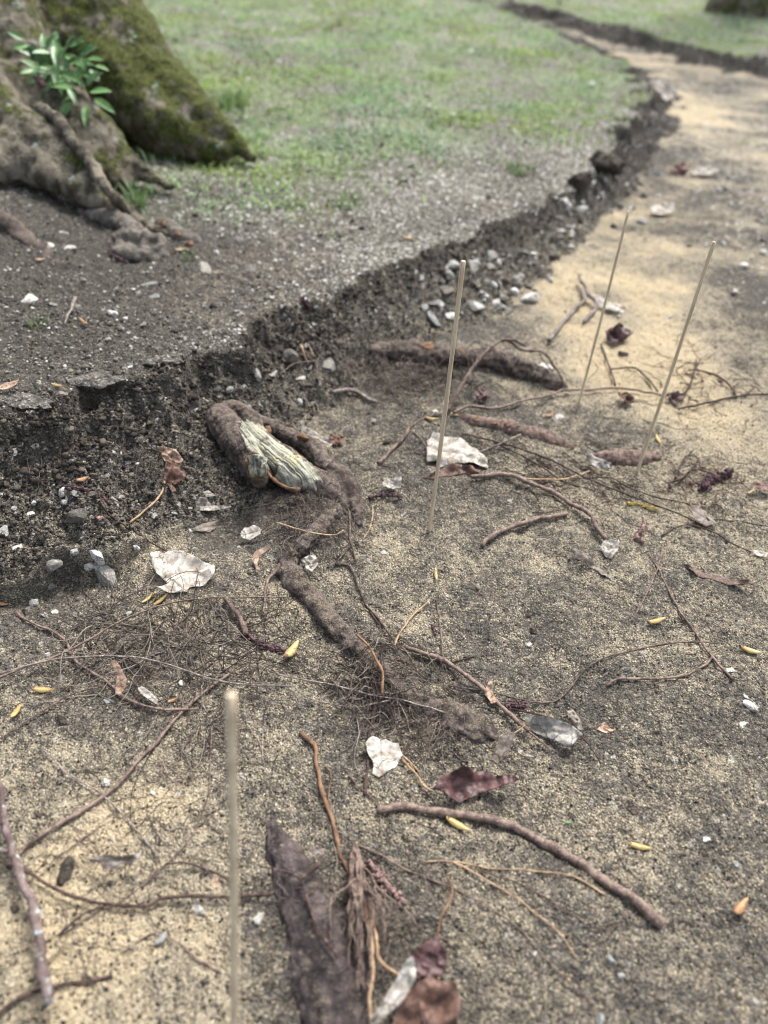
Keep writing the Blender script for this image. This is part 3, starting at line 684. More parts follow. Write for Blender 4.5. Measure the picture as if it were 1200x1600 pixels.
def catkin(pts, wpx, mat, label, spacing=.0016, name="catkin", scale=1.0, lift=None):
    """a spent catkin: a bent axis carrying many small ragged bract clusters"""
    sd = nseed(); g0 = G(*pts[0]); r = wpx * depth_of(g0) / FPX / 2
    Q = px_path(pts, r * .7 if lift is None else lift, n=24); bag = Bag()
    v, f = tube(Q, np.full(24, r * .45), 6, .2, sd); bag.add(v, f)
    L = np.linalg.norm(np.diff(Q, axis=0), axis=1).sum(); n = int(np.clip(L / spacing * 3, 16, 150)); gg = np.random.default_rng(sd)
    for i in range(n):
        t = gg.uniform(0, 1); p = Q[int(t * 23)] + gg.normal(size=3) * r * .15; d = gg.normal(size=3); d /= np.linalg.norm(d)
        v, f = ico(1); s = r * gg.uniform(.22, .42) * scale * (1 - .3 * abs(t - .5))
        v = v * (1 + .35 * gg.normal(size=(len(v), 1)) * .5) * np.array([s, s * .8, s]); bag.add(v + p + d * r * .62, f)
    V = bag.verts(); o = mesh_obj(name, V, bag.f, mat, origin=V.mean(0), smooth=False)
    return tag(o, label, "catkin")

# ------------------------------------------------------------------ the big tree
TS = (HCAM - .081) / (HCAM - .12)
def TD(px, py, d): return D(px, py, d * TS)
def tree_tubes(specs, k=20, lump=.05):
    bag = Bag()
    for sp in specs:
        Q = np.array([TD(a[0], a[1], a[2]) for a in sp]); R = np.array([a[3] * a[2] * TS / FPX for a in sp])
        n = max(10, len(sp) * 7); S = spline(np.hstack([Q, R[:, None]]), n)
        v, f = tube(S[:, :3], np.maximum(S[:, 3], .003), k, lump, nseed()); bag.add(v, f)
    return bag
TB = TD(-170, -230, 1.62)
flare_a = [[(400, 252, 1.315, 9), (370, 228, 1.32, 16), (335, 200, 1.32, 27), (295, 168, 1.33, 36), (245, 122, 1.35, 46), (195, 70, 1.38, 58), (130, -10, 1.42, 85), (60, -120, 1.50, 130), (-60, -260, 1.62, 180)],
           [(360, 236, 1.31, 14), (310, 222, 1.315, 28), (265, 200, 1.32, 42), (205, 150, 1.36, 62), (130, 70, 1.41, 90), (40, -40, 1.48, 130), (-100, -220, 1.62, 180)],
           [(235, 232, 1.345, 16), (225, 190, 1.35, 34), (170, 110, 1.40, 60), (80, 0, 1.47, 95)]]
flare_b = [[(272, 296, 1.165, 5), (228, 272, 1.17, 15), (176, 236, 1.183, 29), (115, 188, 1.205, 46), (55, 125, 1.235, 58), (0, 62, 1.27, 75), (-80, -40, 1.36, 110), (-170, -170, 1.52, 170)],
           [(205, 290, 1.16, 10), (150, 262, 1.17, 24), (95, 225, 1.19, 36), (30, 160, 1.22, 52), (-50, 70, 1.3, 80), (-150, -80, 1.46, 130)],
           [(420, 240, 1.34, 5), (300, 268, 1.25, 8)]]
flare_c = [[(188, 335, 1.05, 8), (160, 308, 1.06, 18), (118, 268, 1.075, 28), (70, 232, 1.09, 33), (25, 200, 1.11, 40), (-50, 130, 1.18, 62), (-140, 20, 1.32, 100)],
           [(150, 325, 1.045, 8), (110, 295, 1.055, 18), (60, 262, 1.07, 26), (10, 232, 1.09, 34), (-60, 190, 1.14, 48), (-140, 90, 1.27, 80)],
           [(10, 285, 1.06, 10), (-10, 250, 1.07, 26), (-50, 210, 1.12, 40)],
           [(20, 215, 1.085, 22), (55, 205, 1.09, 24), (95, 225, 1.085, 18)]]
bag = tree_tubes(flare_a + flare_b[:2] + flare_c)
zs = np.linspace(0.05, 2.4, 24); tr = np.stack([TB[0] - .02 * zs + .02 * np.sin(zs * 3), TB[1] + .03 * zs, zs], 1)
v, f = tube(tr, .30 + .16 * np.exp(-zs * 3.5), 28, .08, 5); bag.add(v, f)
v, f = remesh("trunk", bag.verts(), bag.f, .0075, 4, .007, 22, 9)
v = v + np.stack([n3(v * [1, 1, .5], 75, 1), n3(v * [1, 1, .5], 75, 2), .6 * n3(v, 75, 3)], 1) * .0028 + np.stack([n3(v * [1, 1, .45], 150, 4), n3(v * [1, 1, .45], 150, 5), .5 * n3(v, 150, 6)], 1) * .0024
keep = hz(v[:, 0], v[:, 1]) - .05 < v[:, 2]
tree = empty("old_tree", (TB[0], TB[1], .09))
tag(tree, "big old tree with mossy spreading root flares at the lawn edge", "tree")
v = v + 0
lo = fb3(v, 70, 3, 77); v[:, 2] += .003 * lo
trunk = mesh_obj("trunk", v, f, M['tree'], parent=tree, origin=TB)
dA = np.min(np.linalg.norm(v[:, None, :] - np.array([TD(a[0], a[1], a[2]) for a in flare_a[0] + flare_a[1]])[None], axis=2), axis=1)
attr(trunk.data, "moss", np.clip(.60 - (dA > .16) * .12 - sstep(.12, .3, dA) * .22 + .25 * sstep(.30, .42, v[:, 2]), 0, 1))
def tree_root(label, parts, mat, vox=.0035, lump=.0025, lsc=110, moss=None):
    bag = Bag()
    for pts in parts:
        Q = []; R = []
        for a in pts:
            p = G(a[0], a[1], a[3]) if len(a) == 4 else D(a[0], a[1], a[3])
            if len(a) == 5: p = TD(a[0], a[1], a[4])
            Q.append(p); R.append(a[2] * depth_of(p) / FPX)
        S = spline(np.hstack([np.array(Q), np.array(R)[:, None]]), max(12, len(pts) * 6)); v, f = tube(S[:, :3], np.maximum(S[:, 3], .002), 12, .14, nseed()); bag.add(v, f)
    v, f = remesh("surface_root", bag.verts(), bag.f, vox, 2, lump, lsc, nseed())
    o = mesh_obj("surface_root", v, f, mat, parent=tree, origin=v.mean(0))
    if mat == M['tree']: attr(o.data, "moss", np.full(len(v), moss or 0))
    if label: o["label"] = label
    return o
# a = (px, py, radius px, lift) on the ground, or (px, py, radius px, 0, depth) free of it
tree_root("ropy bare root running down over the flare", [[(60, 168, 10, 0, 1.10), (95, 192, 10, 0, 1.068), (112, 220, 10, 0, 1.055), (140, 252, 9, 0, 1.045), (170, 298, 9, 0, 1.025), (205, 335, 9, .003), (240, 358, 9, .0), (268, 372, 7, -.004)]], M['tree'], moss=-.6)
tree_root("grey curled surface root in front of the flare", [[(128, 335, 10, -.003), (160, 340, 14, .006), (195, 352, 15, .008), (222, 372, 13, .006), (232, 384, 8, .0)],
                                                            [(178, 378, 11, .006), (200, 368, 12, .012), (232, 374, 14, .012), (252, 383, 13, .006), (246, 396, 11, .004), (205, 396, 14, -.003), (180, 385, 11, .002)],
                                                            [(176, 390, 10, .0), (215, 402, 12, .002), (262, 408, 9, -.005)]], M['bark_grey'], .003, .004, 90)
tree_root("short root end with orange wounds", [[(244, 345, 6, -.004), (262, 354, 11, .0), (280, 368, 14, .001), (300, 378, 14, -.002), (312, 386, 8, -.006)]], M['bark_grey'])
for x_, y_, r_ in ((256, 350, 6), (278, 366, 6), (296, 382, 9)):
    p_ = G(x_, y_, .013); v, f = stone_shape(r_ * depth_of(p_) / FPX, nseed(), 3, .5, 3, .2); o = mesh_obj("bark_wound", v + p_, f, M['orange_wood'], parent=tree, origin=p_)
tree_root("dark root rising from humus at the frame's left", [[(-40, 335, 22, .01), (0, 348, 20, .004), (25, 366, 20, .0), (50, 388, 17, -.006), (75, 405, 13, -.008), (95, 420, 8, -.008)]], M['bark_dark'])

# far trunk beyond the excavation
b = bl(1178, 14, .085, 32); tx, ty = b[0], b[1]
zs = np.linspace(-.05, 3.0, 26); v, f = tube(np.stack([tx + .02 * np.sin(zs * 2), ty + .1 + .02 * zs, zs], 1), .115 + .10 * np.exp(-np.maximum(zs, 0) * 5), 26, .10, 8)
ft = empty("distant_tree", (tx, ty + .1, .085)); tag(ft, "dark mossy tree trunk standing beyond the excavation at the lawn's far side", "tree")
o = mesh_obj("trunk", v, f, M['tree'], parent=ft, origin=(tx, ty + .1, .085)); attr(o.data, "moss", np.full(len(v), .45))

# ------------------------------------------------------------------ broad-leaved plant in the crotch of the flares
def blade_leaf(base, d, up, L, wd, curl=.25, nu=9):
    d = d / np.linalg.norm(d); s = np.cross(d, up); s /= np.linalg.norm(s); n = np.cross(s, d); V = []
    for i in range(nu):
        t = i / (nu - 1); wv = wd * math.sin(math.pi * t ** .85 * .98 + .02) ** .9
        for j in (-1, -.5, 0, .5, 1):
            V.append(base + d * L * t + s * wv * j + n * (abs(j) * wv * .35 - curl * L * t * t))
    F = [(i * 5 + j, i * 5 + j + 1, (i + 1) * 5 + j + 1, (i + 1) * 5 + j) for i in range(nu - 1) for j in range(4)]
    V = np.array(V); n0 = len(V); V2 = V - n * .0004
    return np.vstack([V, V2]), F + [(q[3] + n0, q[2] + n0, q[1] + n0, q[0] + n0) for q in F]
pl = empty("leafy_plant", TD(110, 165, 1.25)); tag(pl, "fresh green leafy plant growing in the crotch between two root flares", "plant")
gl = np.random.default_rng(5)
stems = [((112, 165), (60, 80)), ((112, 165), (85, 95)), ((118, 160), (125, 85)), ((120, 165), (140, 95)), ((120, 170), (135, 140)), ((110, 160), (100, 120)), ((95, 130), (40, 60))]
tocam = CAM - TD(100, 110, 1.2); tocam /= np.linalg.norm(tocam)
for a, b_ in stems:
    A, B = TD(a[0], a[1], 1.25), TD(b_[0], b_[1], 1.19 + gl.uniform(-.02, .02)); mid = (A + B) / 2 + np.array([0, 0, .015])
    Q = spline(np.array([A, mid, B]), 10); v, f = tube(Q, np.linspace(.0016, .0008, 10), 5, 0); mesh_obj("stem", v, f, M['plant_stem'], parent=pl, origin=A)
for (x, y, ang, ln) in [(35, 58, 210, 30), (42, 66, 170, 26), (58, 82, 200, 34), (66, 98, 240, 40), (62, 108, 215, 38), (80, 78, 280, 36), (88, 92, 262, 40), (100, 98, 335, 34), (72, 112, 160, 34), (92, 110, 20, 34), (100, 76, 290, 30),
                        (106, 70, 330, 26), (112, 88, 10, 30), (118, 76, 285, 26), (126, 84, 320, 28), (134, 88, 355, 24), (146, 98, 15, 22), (138, 104, 40, 20), (122, 108, 20, 32), (98, 122, 100, 32), (84, 120, 140, 28),
                        (118, 132, 250, 28), (134, 130, 300, 28), (138, 140, 350, 32), (145, 150, 30, 34), (126, 152, 80, 38), (134, 158, 100, 30), (116, 146, 160, 24), (104, 134, 60, 26), (70, 70, 300, 24), (52, 92, 250, 24)] + [(gl.normal(98, 22), gl.normal(108, 25), gl.uniform(0, 360), gl.uniform(20, 36)) for _ in range(44)]:
    dep = 1.165 + gl.uniform(-.025, .02); a = math.radians(ang)
    x += 2; y += 4; B = TD(x, y, dep); E = TD(x + math.cos(a) * ln, y + math.sin(a) * ln, dep - .012 + gl.uniform(-.012, .012))
    v, f = blade_leaf(B, E - B, tocam * .8 + np.array([0, 0, .9]) + gl.normal(size=3) * .25, np.linalg.norm(E - B), ln * dep / FPX * .22, .12)
    mesh_obj("leaf", v, f, M['plant'], parent=pl, origin=B)

# ------------------------------------------------------------------ grass
def grass_blades(base, n, hgt, spread, seed, wid=.0012, lean=.6):
    g = np.random.default_rng(seed); V = []; F = []; C = []; k = 0
    for i in range(n):
        a = g.uniform(0, 6.283); rr = spread * math.sqrt(g.uniform()); p = np.array([base[0] + rr * math.cos(a), base[1] + rr * math.sin(a)])
        z = hz(p[0], p[1])[0]; h = hgt * g.uniform(.5, 1.1); d = np.array([math.cos(a + g.normal() * .5), math.sin(a + g.normal() * .5)]); ln = lean * h * g.uniform(.3, 1.4)
        s = np.array([-d[1], d[0]]) * wid * g.uniform(.7, 1.3)
        for t, w_ in ((0, 1), (.4, .9), (.75, .6), (1, .08)):
            c = p + d * ln * t ** 1.8; zz = z - .001 + h * (t - .35 * t * t * min(1, ln / h))
            V.append((c[0] - s[0] * w_, c[1] - s[1] * w_, zz)); V.append((c[0] + s[0] * w_, c[1] + s[1] * w_, zz))
        for q in range(3): F.append((k + 2 * q, k + 2 * q + 1, k + 2 * q + 3, k + 2 * q + 2))
        k += 8; col = np.array([.13, .21, .07]) * g.uniform(.7, 1.5); C.append(np.tile(col, (8, 1)))
    return np.array(V), F, np.vstack(C)
def tuft(px, py, n, hgt, spread, label, wid=.0012):
    b = G(px, py); v, f, c = grass_blades(b, n, hgt, spread, nseed(), wid); o = mesh_obj("grass_tuft", v, f, M['grass'], origin=b); attr(o.data, "tint", c, 'C'); return tag(o, label, "grass tuft")
tuft(215, 318, 70, .036, .022, "drooping grass tuft beside the mossy root flare", .0011)
tuft(60, 508, 26, .014, .010, "tiny bright grass tuft on dark soil of the bank top", .0007)
tuft(545, 318, 60, .022, .03, "small grass patch on grey path soil in front of the lawn")
tuft(812, 268, 70, .022, .028, "bright grass clump near the bank edge and big dark clod")
tuft(362, 172, 60, .05, .03, "long-bladed grass tuft just behind the dark root flare", .0022)
tuft(520, 365, 25, .010, .03, "faint low grass patch on the pale path soil")
tuft(205, 385, 14, .012, .010, "few grass blades beside the curled surface root", .0008)
tuft(295, 402, 22, .010, .010, "little green weed by the root with orange wounds", .0010)

def scatter_lawn(n, seed):
    """n points on the lawn, denser where the camera is near, thinned by the lawn's own bare patches"""
    g = np.random.default_rng(seed); out = []
    while sum(map(len, out)) < n:
        yy = 1.0 + 5.6 * g.uniform(0, 1, n * 2) ** 1.5; xx = g.uniform(-1.0, .75, n * 2) * (.25 + .62 * yy)
        z, mk = terrain(xx, yy); gm = green_mask(xx, yy, mk['top2']) * mk['top']
        gm = gm * (.10 + .90 * sstep(-.30, .25, fb2(xx, yy, 9, 3, 90) + .5 * n2(xx, yy, 40, 91)))
        k = g.uniform(0, 1, n * 2) < gm; out.append(np.stack([xx[k], yy[k], z[k]], 1))
    return np.vstack(out)[:n]
g = np.random.default_rng(21); B_ = scatter_lawn(70000, 22); n = len(B_)
a = g.uniform(0, 6.283, n); h = g.uniform(.006, .019, n) * (1 + .5 * (g.uniform(0, 1, n) > .93)); ln = h * g.uniform(.2, 1.5, n)
dd = np.stack([np.cos(a), np.sin(a)], 1); ss = np.stack([-np.sin(a), np.cos(a)], 1) * (g.uniform(.0009, .0019, n) * (1 + .12 * B_[:, 1]))[:, None]
V = np.empty((n, 6, 3))
for q, (t_, w_) in enumerate(((0, 1.0), (.55, .85), (1, .15))):
    c = B_[:, :2] + dd * (ln * t_ ** 1.7)[:, None]; zz = B_[:, 2] + h * (t_ - .4 * t_ * t_ * np.minimum(1, ln / h)) - .001
    V[:, 2 * q, :2] = c - ss * w_; V[:, 2 * q + 1, :2] = c + ss * w_; V[:, 2 * q, 2] = zz; V[:, 2 * q + 1, 2] = zz
k0 = np.arange(n)[:, None] * 6
F = np.concatenate([k0 + np.array([[0, 1, 3, 2]]), k0 + np.array([[2, 3, 5, 4]])], 0)
lawn = mesh_obj("grass", V.reshape(-1, 3), F, M['grass'])
pat_ = n2(B_[:, 0], B_[:, 1], 7, 95)[:, None]; mint_ = n2(B_[:, 0], B_[:, 1], 4, 96)[:, None]
tintv = (np.array([[.25, .36, .14]]) + pat_ * np.array([[.05, .09, -.01]]) + mint_ * np.array([[0, .03, .07]])) * g.uniform(.6, 1.4, (n, 1)) + (g.uniform(0, 1, (n, 1)) > .8) * np.array([[.10, .09, .05]]); attr(lawn.data, "tint", np.repeat(tintv, 6, 0), 'C')
tag(lawn, "thin short lawn grass growing over greyish soil", None, None, "stuff")

# pale leaf litter over the lawn, uncountable flecks
def litter(name, n, pts, smin, smax, seed, cols, label):
    g = np.random.default_rng(seed); bag = Bag(); C = []
    for p in pts[:n]:
        s = g.uniform(smin, smax) * (1 + .25 * max(0, p[1] - 1)); k = 6; a0 = g.uniform(0, 6.28); el = g.uniform(.4, 1)
        tl = g.normal(size=2) * .35; ring = []
        for i in range(k):
            a = i / k * 6.283; r = s * g.uniform(.7, 1.1); x, y = r * math.cos(a), r * math.sin(a) * el
            x, y = x * math.cos(a0) - y * math.sin(a0), x * math.sin(a0) + y * math.cos(a0); ring.append((x, y, tl[0] * x + tl[1] * y + g.uniform(0, .3) * s))
        ring = np.array(ring) + np.array([p[0], p[1], p[2] + .002 + .45 * s]); ctr = ring.mean(0) + np.array([0, 0, .15 * s])
        V = np.vstack([ring, ctr, ring - np.array([0, 0, .0006])])
        F = [(i, (i + 1) % k, k) for i in range(k)] + [tuple(k + 1 + i for i in reversed(range(k)))] + [(i, k + 1 + i, k + 1 + (i + 1) % k, (i + 1) % k) for i in range(k)]
        bag.add(V, F, np.array(cols[g.integers(len(cols))]) * g.uniform(.8, 1.15))
    o = mesh_obj(name, bag.verts(), bag.f, M['grain']); attr(o.data, "tint", np.vstack(bag.c), 'C'); return tag(o, label, None, None, "stuff")
lp = scatter_lawn(1500, 33); litter("leaf_litter", 1500, lp, .0025, .0075, 34, [(.50, .49, .44), (.40, .38, .33), (.30, .26, .20), (.54, .53, .49)], "pale dry leaf flecks lying all over the lawn")

# ------------------------------------------------------------------ thick roots in the excavation
def fibre(v, C, n_):
    """bark grain that runs along the root: noise over (angle round the axis, slow length)"""
    out = np.zeros(len(v)); T_ = np.gradient(C, axis=0); T_ /= np.linalg.norm(T_, axis=1)[:, None] + 1e-9
    for a in range(0, len(v), 4000):
        w_ = v[a:a + 4000]; i = np.argmin(((w_[:, None] - C[None]) ** 2).sum(2), axis=1); d = w_ - C[i]; t_ = T_[i]; d = d - t_ * (d * t_).sum(1)[:, None]
        sd_ = np.cross(t_, [0, 0, 1.0]); sd_ /= np.linalg.norm(sd_, axis=1)[:, None] + 1e-9; u_ = np.cross(sd_, t_); an = np.arctan2((d * u_).sum(1), (d * sd_).sum(1)); sl = i * .0016 + (w_ * t_).sum(1) * .6
        out[a:a + 4000] = n2(an * 2.2, sl * 55, 1.0, n_) * .6 + n2(an * 5, sl * 90, 1.0, n_ + 1) * .5 + .5 * n2(an * .6, sl * 260, 1.0, n_ + 2)
    return out
def thick(name, label, parts, mat, vox=.0022, lump=.0012, lsc=180, group=None, bore=12, cat="root"):
    bag = Bag(); CL = []
    for pts in parts:
        Q = np.array([G(a[0], a[1], a[3]) for a in pts]); R = np.array([a[2] * depth_of(q) / FPX for a, q in zip(pts, Q)])
        S = spline(np.hstack([Q, R[:, None]]), max(14, len(pts) * 7)); v, f = tube(S[:, :3], np.maximum(S[:, 3], .002), bore, .14, nseed()); bag.add(v, f); CL.append(spline(S[:, :3], max(40, int(np.linalg.norm(np.diff(S[:, :3], axis=0), axis=1).sum() / .0016))))
    v, f = remesh(name, bag.verts(), bag.f, vox, 2, lump, lsc, nseed()); fb_ = fibre(v, np.vstack(CL), nseed())
    C_ = np.vstack(CL); g_ = np.empty((len(v), 3))
    for a in range(0, len(v), 4000):
        w_ = v[a:a + 4000]; d_ = w_ - C_[np.argmin(((w_[:, None] - C_[None]) ** 2).sum(2), axis=1)]; g_[a:a + 4000] = d_ / (np.linalg.norm(d_, axis=1)[:, None] + 1e-9)
    v = v + g_ * (fb_ * lump * .55)[:, None]
    o = mesh_obj(name, v, f, mat, origin=v.mean(0)); attr(o.data, "fibre", fb_); return tag(o, label, cat, group)

stump = thick("cut_root_stump", "forked cut root stump with torn pale wood jutting from the bank face", [
    [(338, 645, 15, .012), (350, 662, 23, .016), (368, 690, 27, .020), (388, 716, 26, .021), (402, 742, 18, .015), (408, 760, 9, .008)],
    [(348, 638, 12, .014), (372, 642, 15, .018), (392, 660, 19, .020), (398, 690, 22, .020)],
    [(378, 645, 12, .014), (408, 662, 12, .019), (442, 677, 13, .021), (470, 691, 16, .021), (492, 707, 16, .020), (508, 726, 13, .018), (528, 740, 16, .014), (548, 766, 16, .010), (556, 795, 12, .004), (560, 822, 9, -.002)],
    [(388, 680, 22, .017), (430, 718, 24, .018), (468, 742, 25, .015), (503, 762, 24, .004), (532, 784, 20, -.004), (550, 815, 14, -.010)]], M['bark_dark'], .0015, .0013, 120)

def slab_part(name, rows, mat, parent, rid=.0012, dirscale=1, prox=.0024, seed=1, lbl=None):
    """a torn wooden face: rows of picture points with lift, skinned as one ridged sheet with thickness"""
    n, mcol = 80, 44; R = []
    for r in rows: R.append(spline(np.array([G(*a) for a in r]), n))
    R = np.array(R); S = np.array([spline(R[:, i], mcol) for i in range(n)])       # n x mcol x 3
    tang = S[1:, :, :] - S[:-1, :, :]; tang = np.vstack([tang, tang[-1:]]); cr = np.gradient(S, axis=1); nr = np.cross(cr, tang); nr /= np.linalg.norm(nr, axis=2)[:, :, None] + 1e-12
    if (nr[..., 2].mean() < 0): nr = -nr
    jj = np.arange(mcol)[None, :] * np.ones((n, 1)); ii = np.arange(n)[:, None] * np.ones((1, mcol))
    h = rid * (n2(jj, ii * .2, .5, seed) * .5 + .6 * n2(jj + .05 * ii, ii * .10, 1.1, seed + 1) + 1.2 * n2(jj, ii * .3, .11, seed + 3) - 1.5 * np.exp(-(n2(jj - .08 * ii, ii * .09, .22, seed + 2) / .07) ** 2))
    dl = np.array([n2(np.array([j * .9]), np.array([0.0]), 1.0, seed + 20)[0] + .8 * n2(np.array([j * 2.3]), np.array([4.0]), 1.0, seed + 21)[0] for j in range(mcol)]); te = S[-1] - S[-8]; te = te.mean(0); wgt = sstep(.55, 1, np.arange(n) / (n - 1))
    S = S + (wgt[:, None] * dl[None, :])[:, :, None] * te[None, None, :] * .55
    grv = np.clip((-h / rid + .25) * .9, 0, 1)
    S = S + nr * (prox + h)[:, :, None]; V = S.reshape(-1, 3); n0 = len(V); V2 = (S - nr * .004).reshape(-1, 3)
    q = lambda i, j: i * mcol + j
    F = [(q(i, j), q(i, j + 1), q(i + 1, j + 1), q(i + 1, j)) for i in range(n - 1) for j in range(mcol - 1)]
    F2 = [(c + n0, b_ + n0, a_ + n0, d + n0) for (d, a_, b_, c) in [(f[3], f[0], f[1], f[2]) for f in F]]
    rim = [q(i, 0) for i in range(n)] + [q(n - 1, j) for j in range(1, mcol)] + [q(i, mcol - 1) for i in range(n - 2, -1, -1)] + [q(0, j) for j in range(mcol - 2, 0, -1)]
    F3 = [(rim[i], rim[(i + 1) % len(rim)], rim[(i + 1) % len(rim)] + n0, rim[i] + n0) for i in range(len(rim))]
    o = mesh_obj(name, np.vstack([V, V2]), F + F2 + F3, mat, parent=parent, origin=V.mean(0))
    attr(o.data, "groove", np.concatenate([grv.ravel(), grv.ravel()]))
    if lbl: o["label"] = lbl
    return o
def to_px(v):
    d = v - CAM; z = d @ FW; return 600 + FPX * (d @ RT) / z, 800 - FPX * (d @ UP) / z
def stripped(root, name, poly, mat, a_, b_, thick_=.0013, lbl=None):
    """the bared wood: the part of the root's own surface where the bark is gone, raised into ridged fibres"""
    me = root.data; n = len(me.vertices); v = np.empty(n * 3, np.float32); me.vertices.foreach_get("co", v); nr = np.empty(n * 3, np.float32); me.vertices.foreach_get("normal", nr)
    v = v.reshape(-1, 3).astype(float) + np.array(root.location); nr = nr.reshape(-1, 3).astype(float); px, py = to_px(v); toc = CAM - v; toc /= np.linalg.norm(toc, axis=1)[:, None]
    d = b_ - a_; d /= np.linalg.norm(d); upn = np.cross(d, np.cross([0, 0, 1.0], d)); sd_ = np.cross(d, upn); u = (v - a_) @ sd_; l_ = (v - a_) @ d
    jag = 5.0 * n2(u * 420, l_ * 60, 1.0, 77) + 3.0 * n2(u * 1100, l_ * 90, 1.0, 78)
    ok = inside(px + jag, py + jag, np.array(poly, float)) & ((nr * toc).sum(1) > -.05)
    F0 = [tuple(p.vertices) for p in me.polygons]; F0 = [f for f in F0 if all(ok[i] for i in f)]
    bm = bmesh.new(); ids = sorted({i for f in F0 for i in f}); mp = {k: bm.verts.new(v[k]) for k in ids}
    for f in F0: bm.faces.new([mp[i] for i in f])
    bmesh.ops.subdivide_edges(bm, edges=bm.edges[:], cuts=2, use_grid_fill=True); bm.normal_update()
    P = np.array([tuple(q.co) for q in bm.verts]); N = np.array([tuple(q.normal) for q in bm.verts])
    u = (P - a_) @ sd_; l_ = (P - a_) @ d; bnd = np.array([q.is_boundary for q in bm.verts])
    rid = .55 * n2(u * 520, l_ * 26, 1.0, 5) + .45 * n2(u * 1300, l_ * 40, 1.0, 6) + .5 * n2(u * 150, l_ * 60, 1.0, 7); crk = np.exp(-(n2(u * 260, l_ * 22, 1.0, 8) / .10) ** 2)
    P = P + N * (thick_ + .0010 * rid - .0016 * crk)[:, None]
    bm.verts.ensure_lookup_table()
    for k, q in enumerate(bm.verts): q.co = P[k]
    be = [e for e in bm.edges if e.is_boundary]; r = bmesh.ops.extrude_edge_only(bm, edges=be); newv = [g for g in r['geom'] if isinstance(g, bmesh.types.BMVert)]
    cen = P.mean(0)
    for q in newv: q.co = q.co - Vector((0, 0, .0035))
    bm.verts.index_update(); V = np.array([tuple(q.co) for q in bm.verts]); F = [tuple(q.index for q in f.verts) for f in bm.faces]; bm.free()
    o = mesh_obj(name, V, F, mat, parent=root, origin=cen); m_ = len(V); uu = (V - a_) @ sd_; ll = (V - a_) @ d
    at_ = o.data.attributes.new("fibre_co", 'FLOAT_VECTOR', 'POINT'); at_.data.foreach_set("vector", np.stack([uu * 900, ll * 38, np.zeros(m_)], 1).astype(np.float32).ravel())
    g_ = np.zeros(m_); g_[:len(crk)] = np.clip(crk * .9 - rid * .25, 0, 1); g_[len(crk):] = .9; attr(o.data, "groove", g_)
    if lbl: o["label"] = lbl
stripped(stump, "torn_wood", [(372, 664), (388, 656), (408, 664), (424, 684), (448, 702), (474, 716), (496, 736), (504, 752), (490, 764), (462, 762), (440, 756), (424, 742), (412, 728), (402, 712), (388, 706), (378, 688)], M['torn'], G(384, 668, .03), G(494, 752, .02), lbl="pale greenish fibrous torn wood")
slab_part("cut_face", [[(388, 712, .040), (389, 728, .034), (395, 742, .026)], [(400, 710, .044), (403, 728, .038), (406, 744, .028)], [(414, 718, .040), (417, 732, .035), (415, 746, .027)]], M['torn'], stump, .0010, seed=9, prox=.003)
bag = Bag()
for pts in ([(398, 707, .043), (388, 712, .041), (385, 726, .036), (390, 742, .026), (402, 748, .024), (412, 748, .026)], [(413, 732, .030), (424, 746, .025), (438, 757, .020), (452, 763, .016), (468, 766, .012)]):
    Q = spline(np.array([G(*a) for a in pts]), 26); v, f = tube(Q, .0019 + .0006 * n2(np.arange(26), np.zeros(26), .6, 12), 8, .5, nseed()); bag.add(v, f)
mesh_obj("bark_rim", bag.verts(), bag.f, M['orange_wood'], parent=stump, origin=G(400, 730, .03))
for (x, y, r, l) in [(420, 672, 9, .027), (474, 683, 10, .033), (352, 640, 9, .027), (376, 636, 8, .028)]:
    p = G(x, y, l); v, f = stone_shape(r * depth_of(p) / FPX, nseed(), 3, .45, 3, .12); mesh_obj("bark_wound", v + p, f, M['orange_wood'] if x > 400 else M['bark_red'], parent=stump, origin=p)

thick("bared_root", "long half-buried dark root running from the stump's mound toward the reddish dead leaf", [
    [(525, 800, 16, -.005), (480, 845, 14, -.001), (450, 885, 18, -.001), (458, 905, 20, .001), (480, 930, 20, .002), (507, 962, 18, .002), (535, 992, 17, .001), (562, 1020, 16, -.001), (590, 1050, 15, -.002), (622, 1078, 15, -.003), (655, 1100, 16, -.003), (690, 1118, 24, -.005), (728, 1138, 32, -.008), (765, 1155, 22, -.009), (800, 1168, 10, -.010)],
    [(560, 1010, 8, .004), (590, 1032, 9, .002), (615, 1060, 8, -.002)], [(690, 1130, 18, -.004), (725, 1150, 22, -.006)]], M['bark_soil'], .0016, .0020, 150)
thick("bared_root", "thick purplish dark root emerging from soil at the photo's lower edge", [
    [(422, 1270, 8, -.006), (426, 1292, 13, -.003), (436, 1322, 22, -.002), (458, 1372, 36, -.006), (480, 1430, 46, -.009), (498, 1495, 54, -.011), (514, 1560, 58, -.012), (536, 1650, 62, -.012), (550, 1740, 62, -.012)],
    [(545, 1450, 14, -.005), (556, 1520, 20, -.005), (572, 1600, 24, -.006)], [(430, 1330, 10, .002), (450, 1400, 14, .001), (466, 1470, 16, .000), (484, 1540, 16, -.001)]], M['bark_purple'], .0015, .0017, 110)
thick("bared_root", "ruddy log-like root with a blunt broken end beside the sandy patch", [
    [(575, 550, 10, -.006), (610, 550, 17, -.002), (650, 555, 20, .002), (690, 558, 18, .004), (730, 560, 13, .006), (765, 560, 16, .010), (800, 571, 19, .009), (835, 586, 19, .006), (862, 600, 17, .002), (882, 611, 10, -.002)],
    [(690, 548, 12, .006), (720, 552, 10, .008)], [(620, 580, 14, -.006), (680, 585, 14, -.004)]], M['bark_dark'], .0020, .0022, 130)
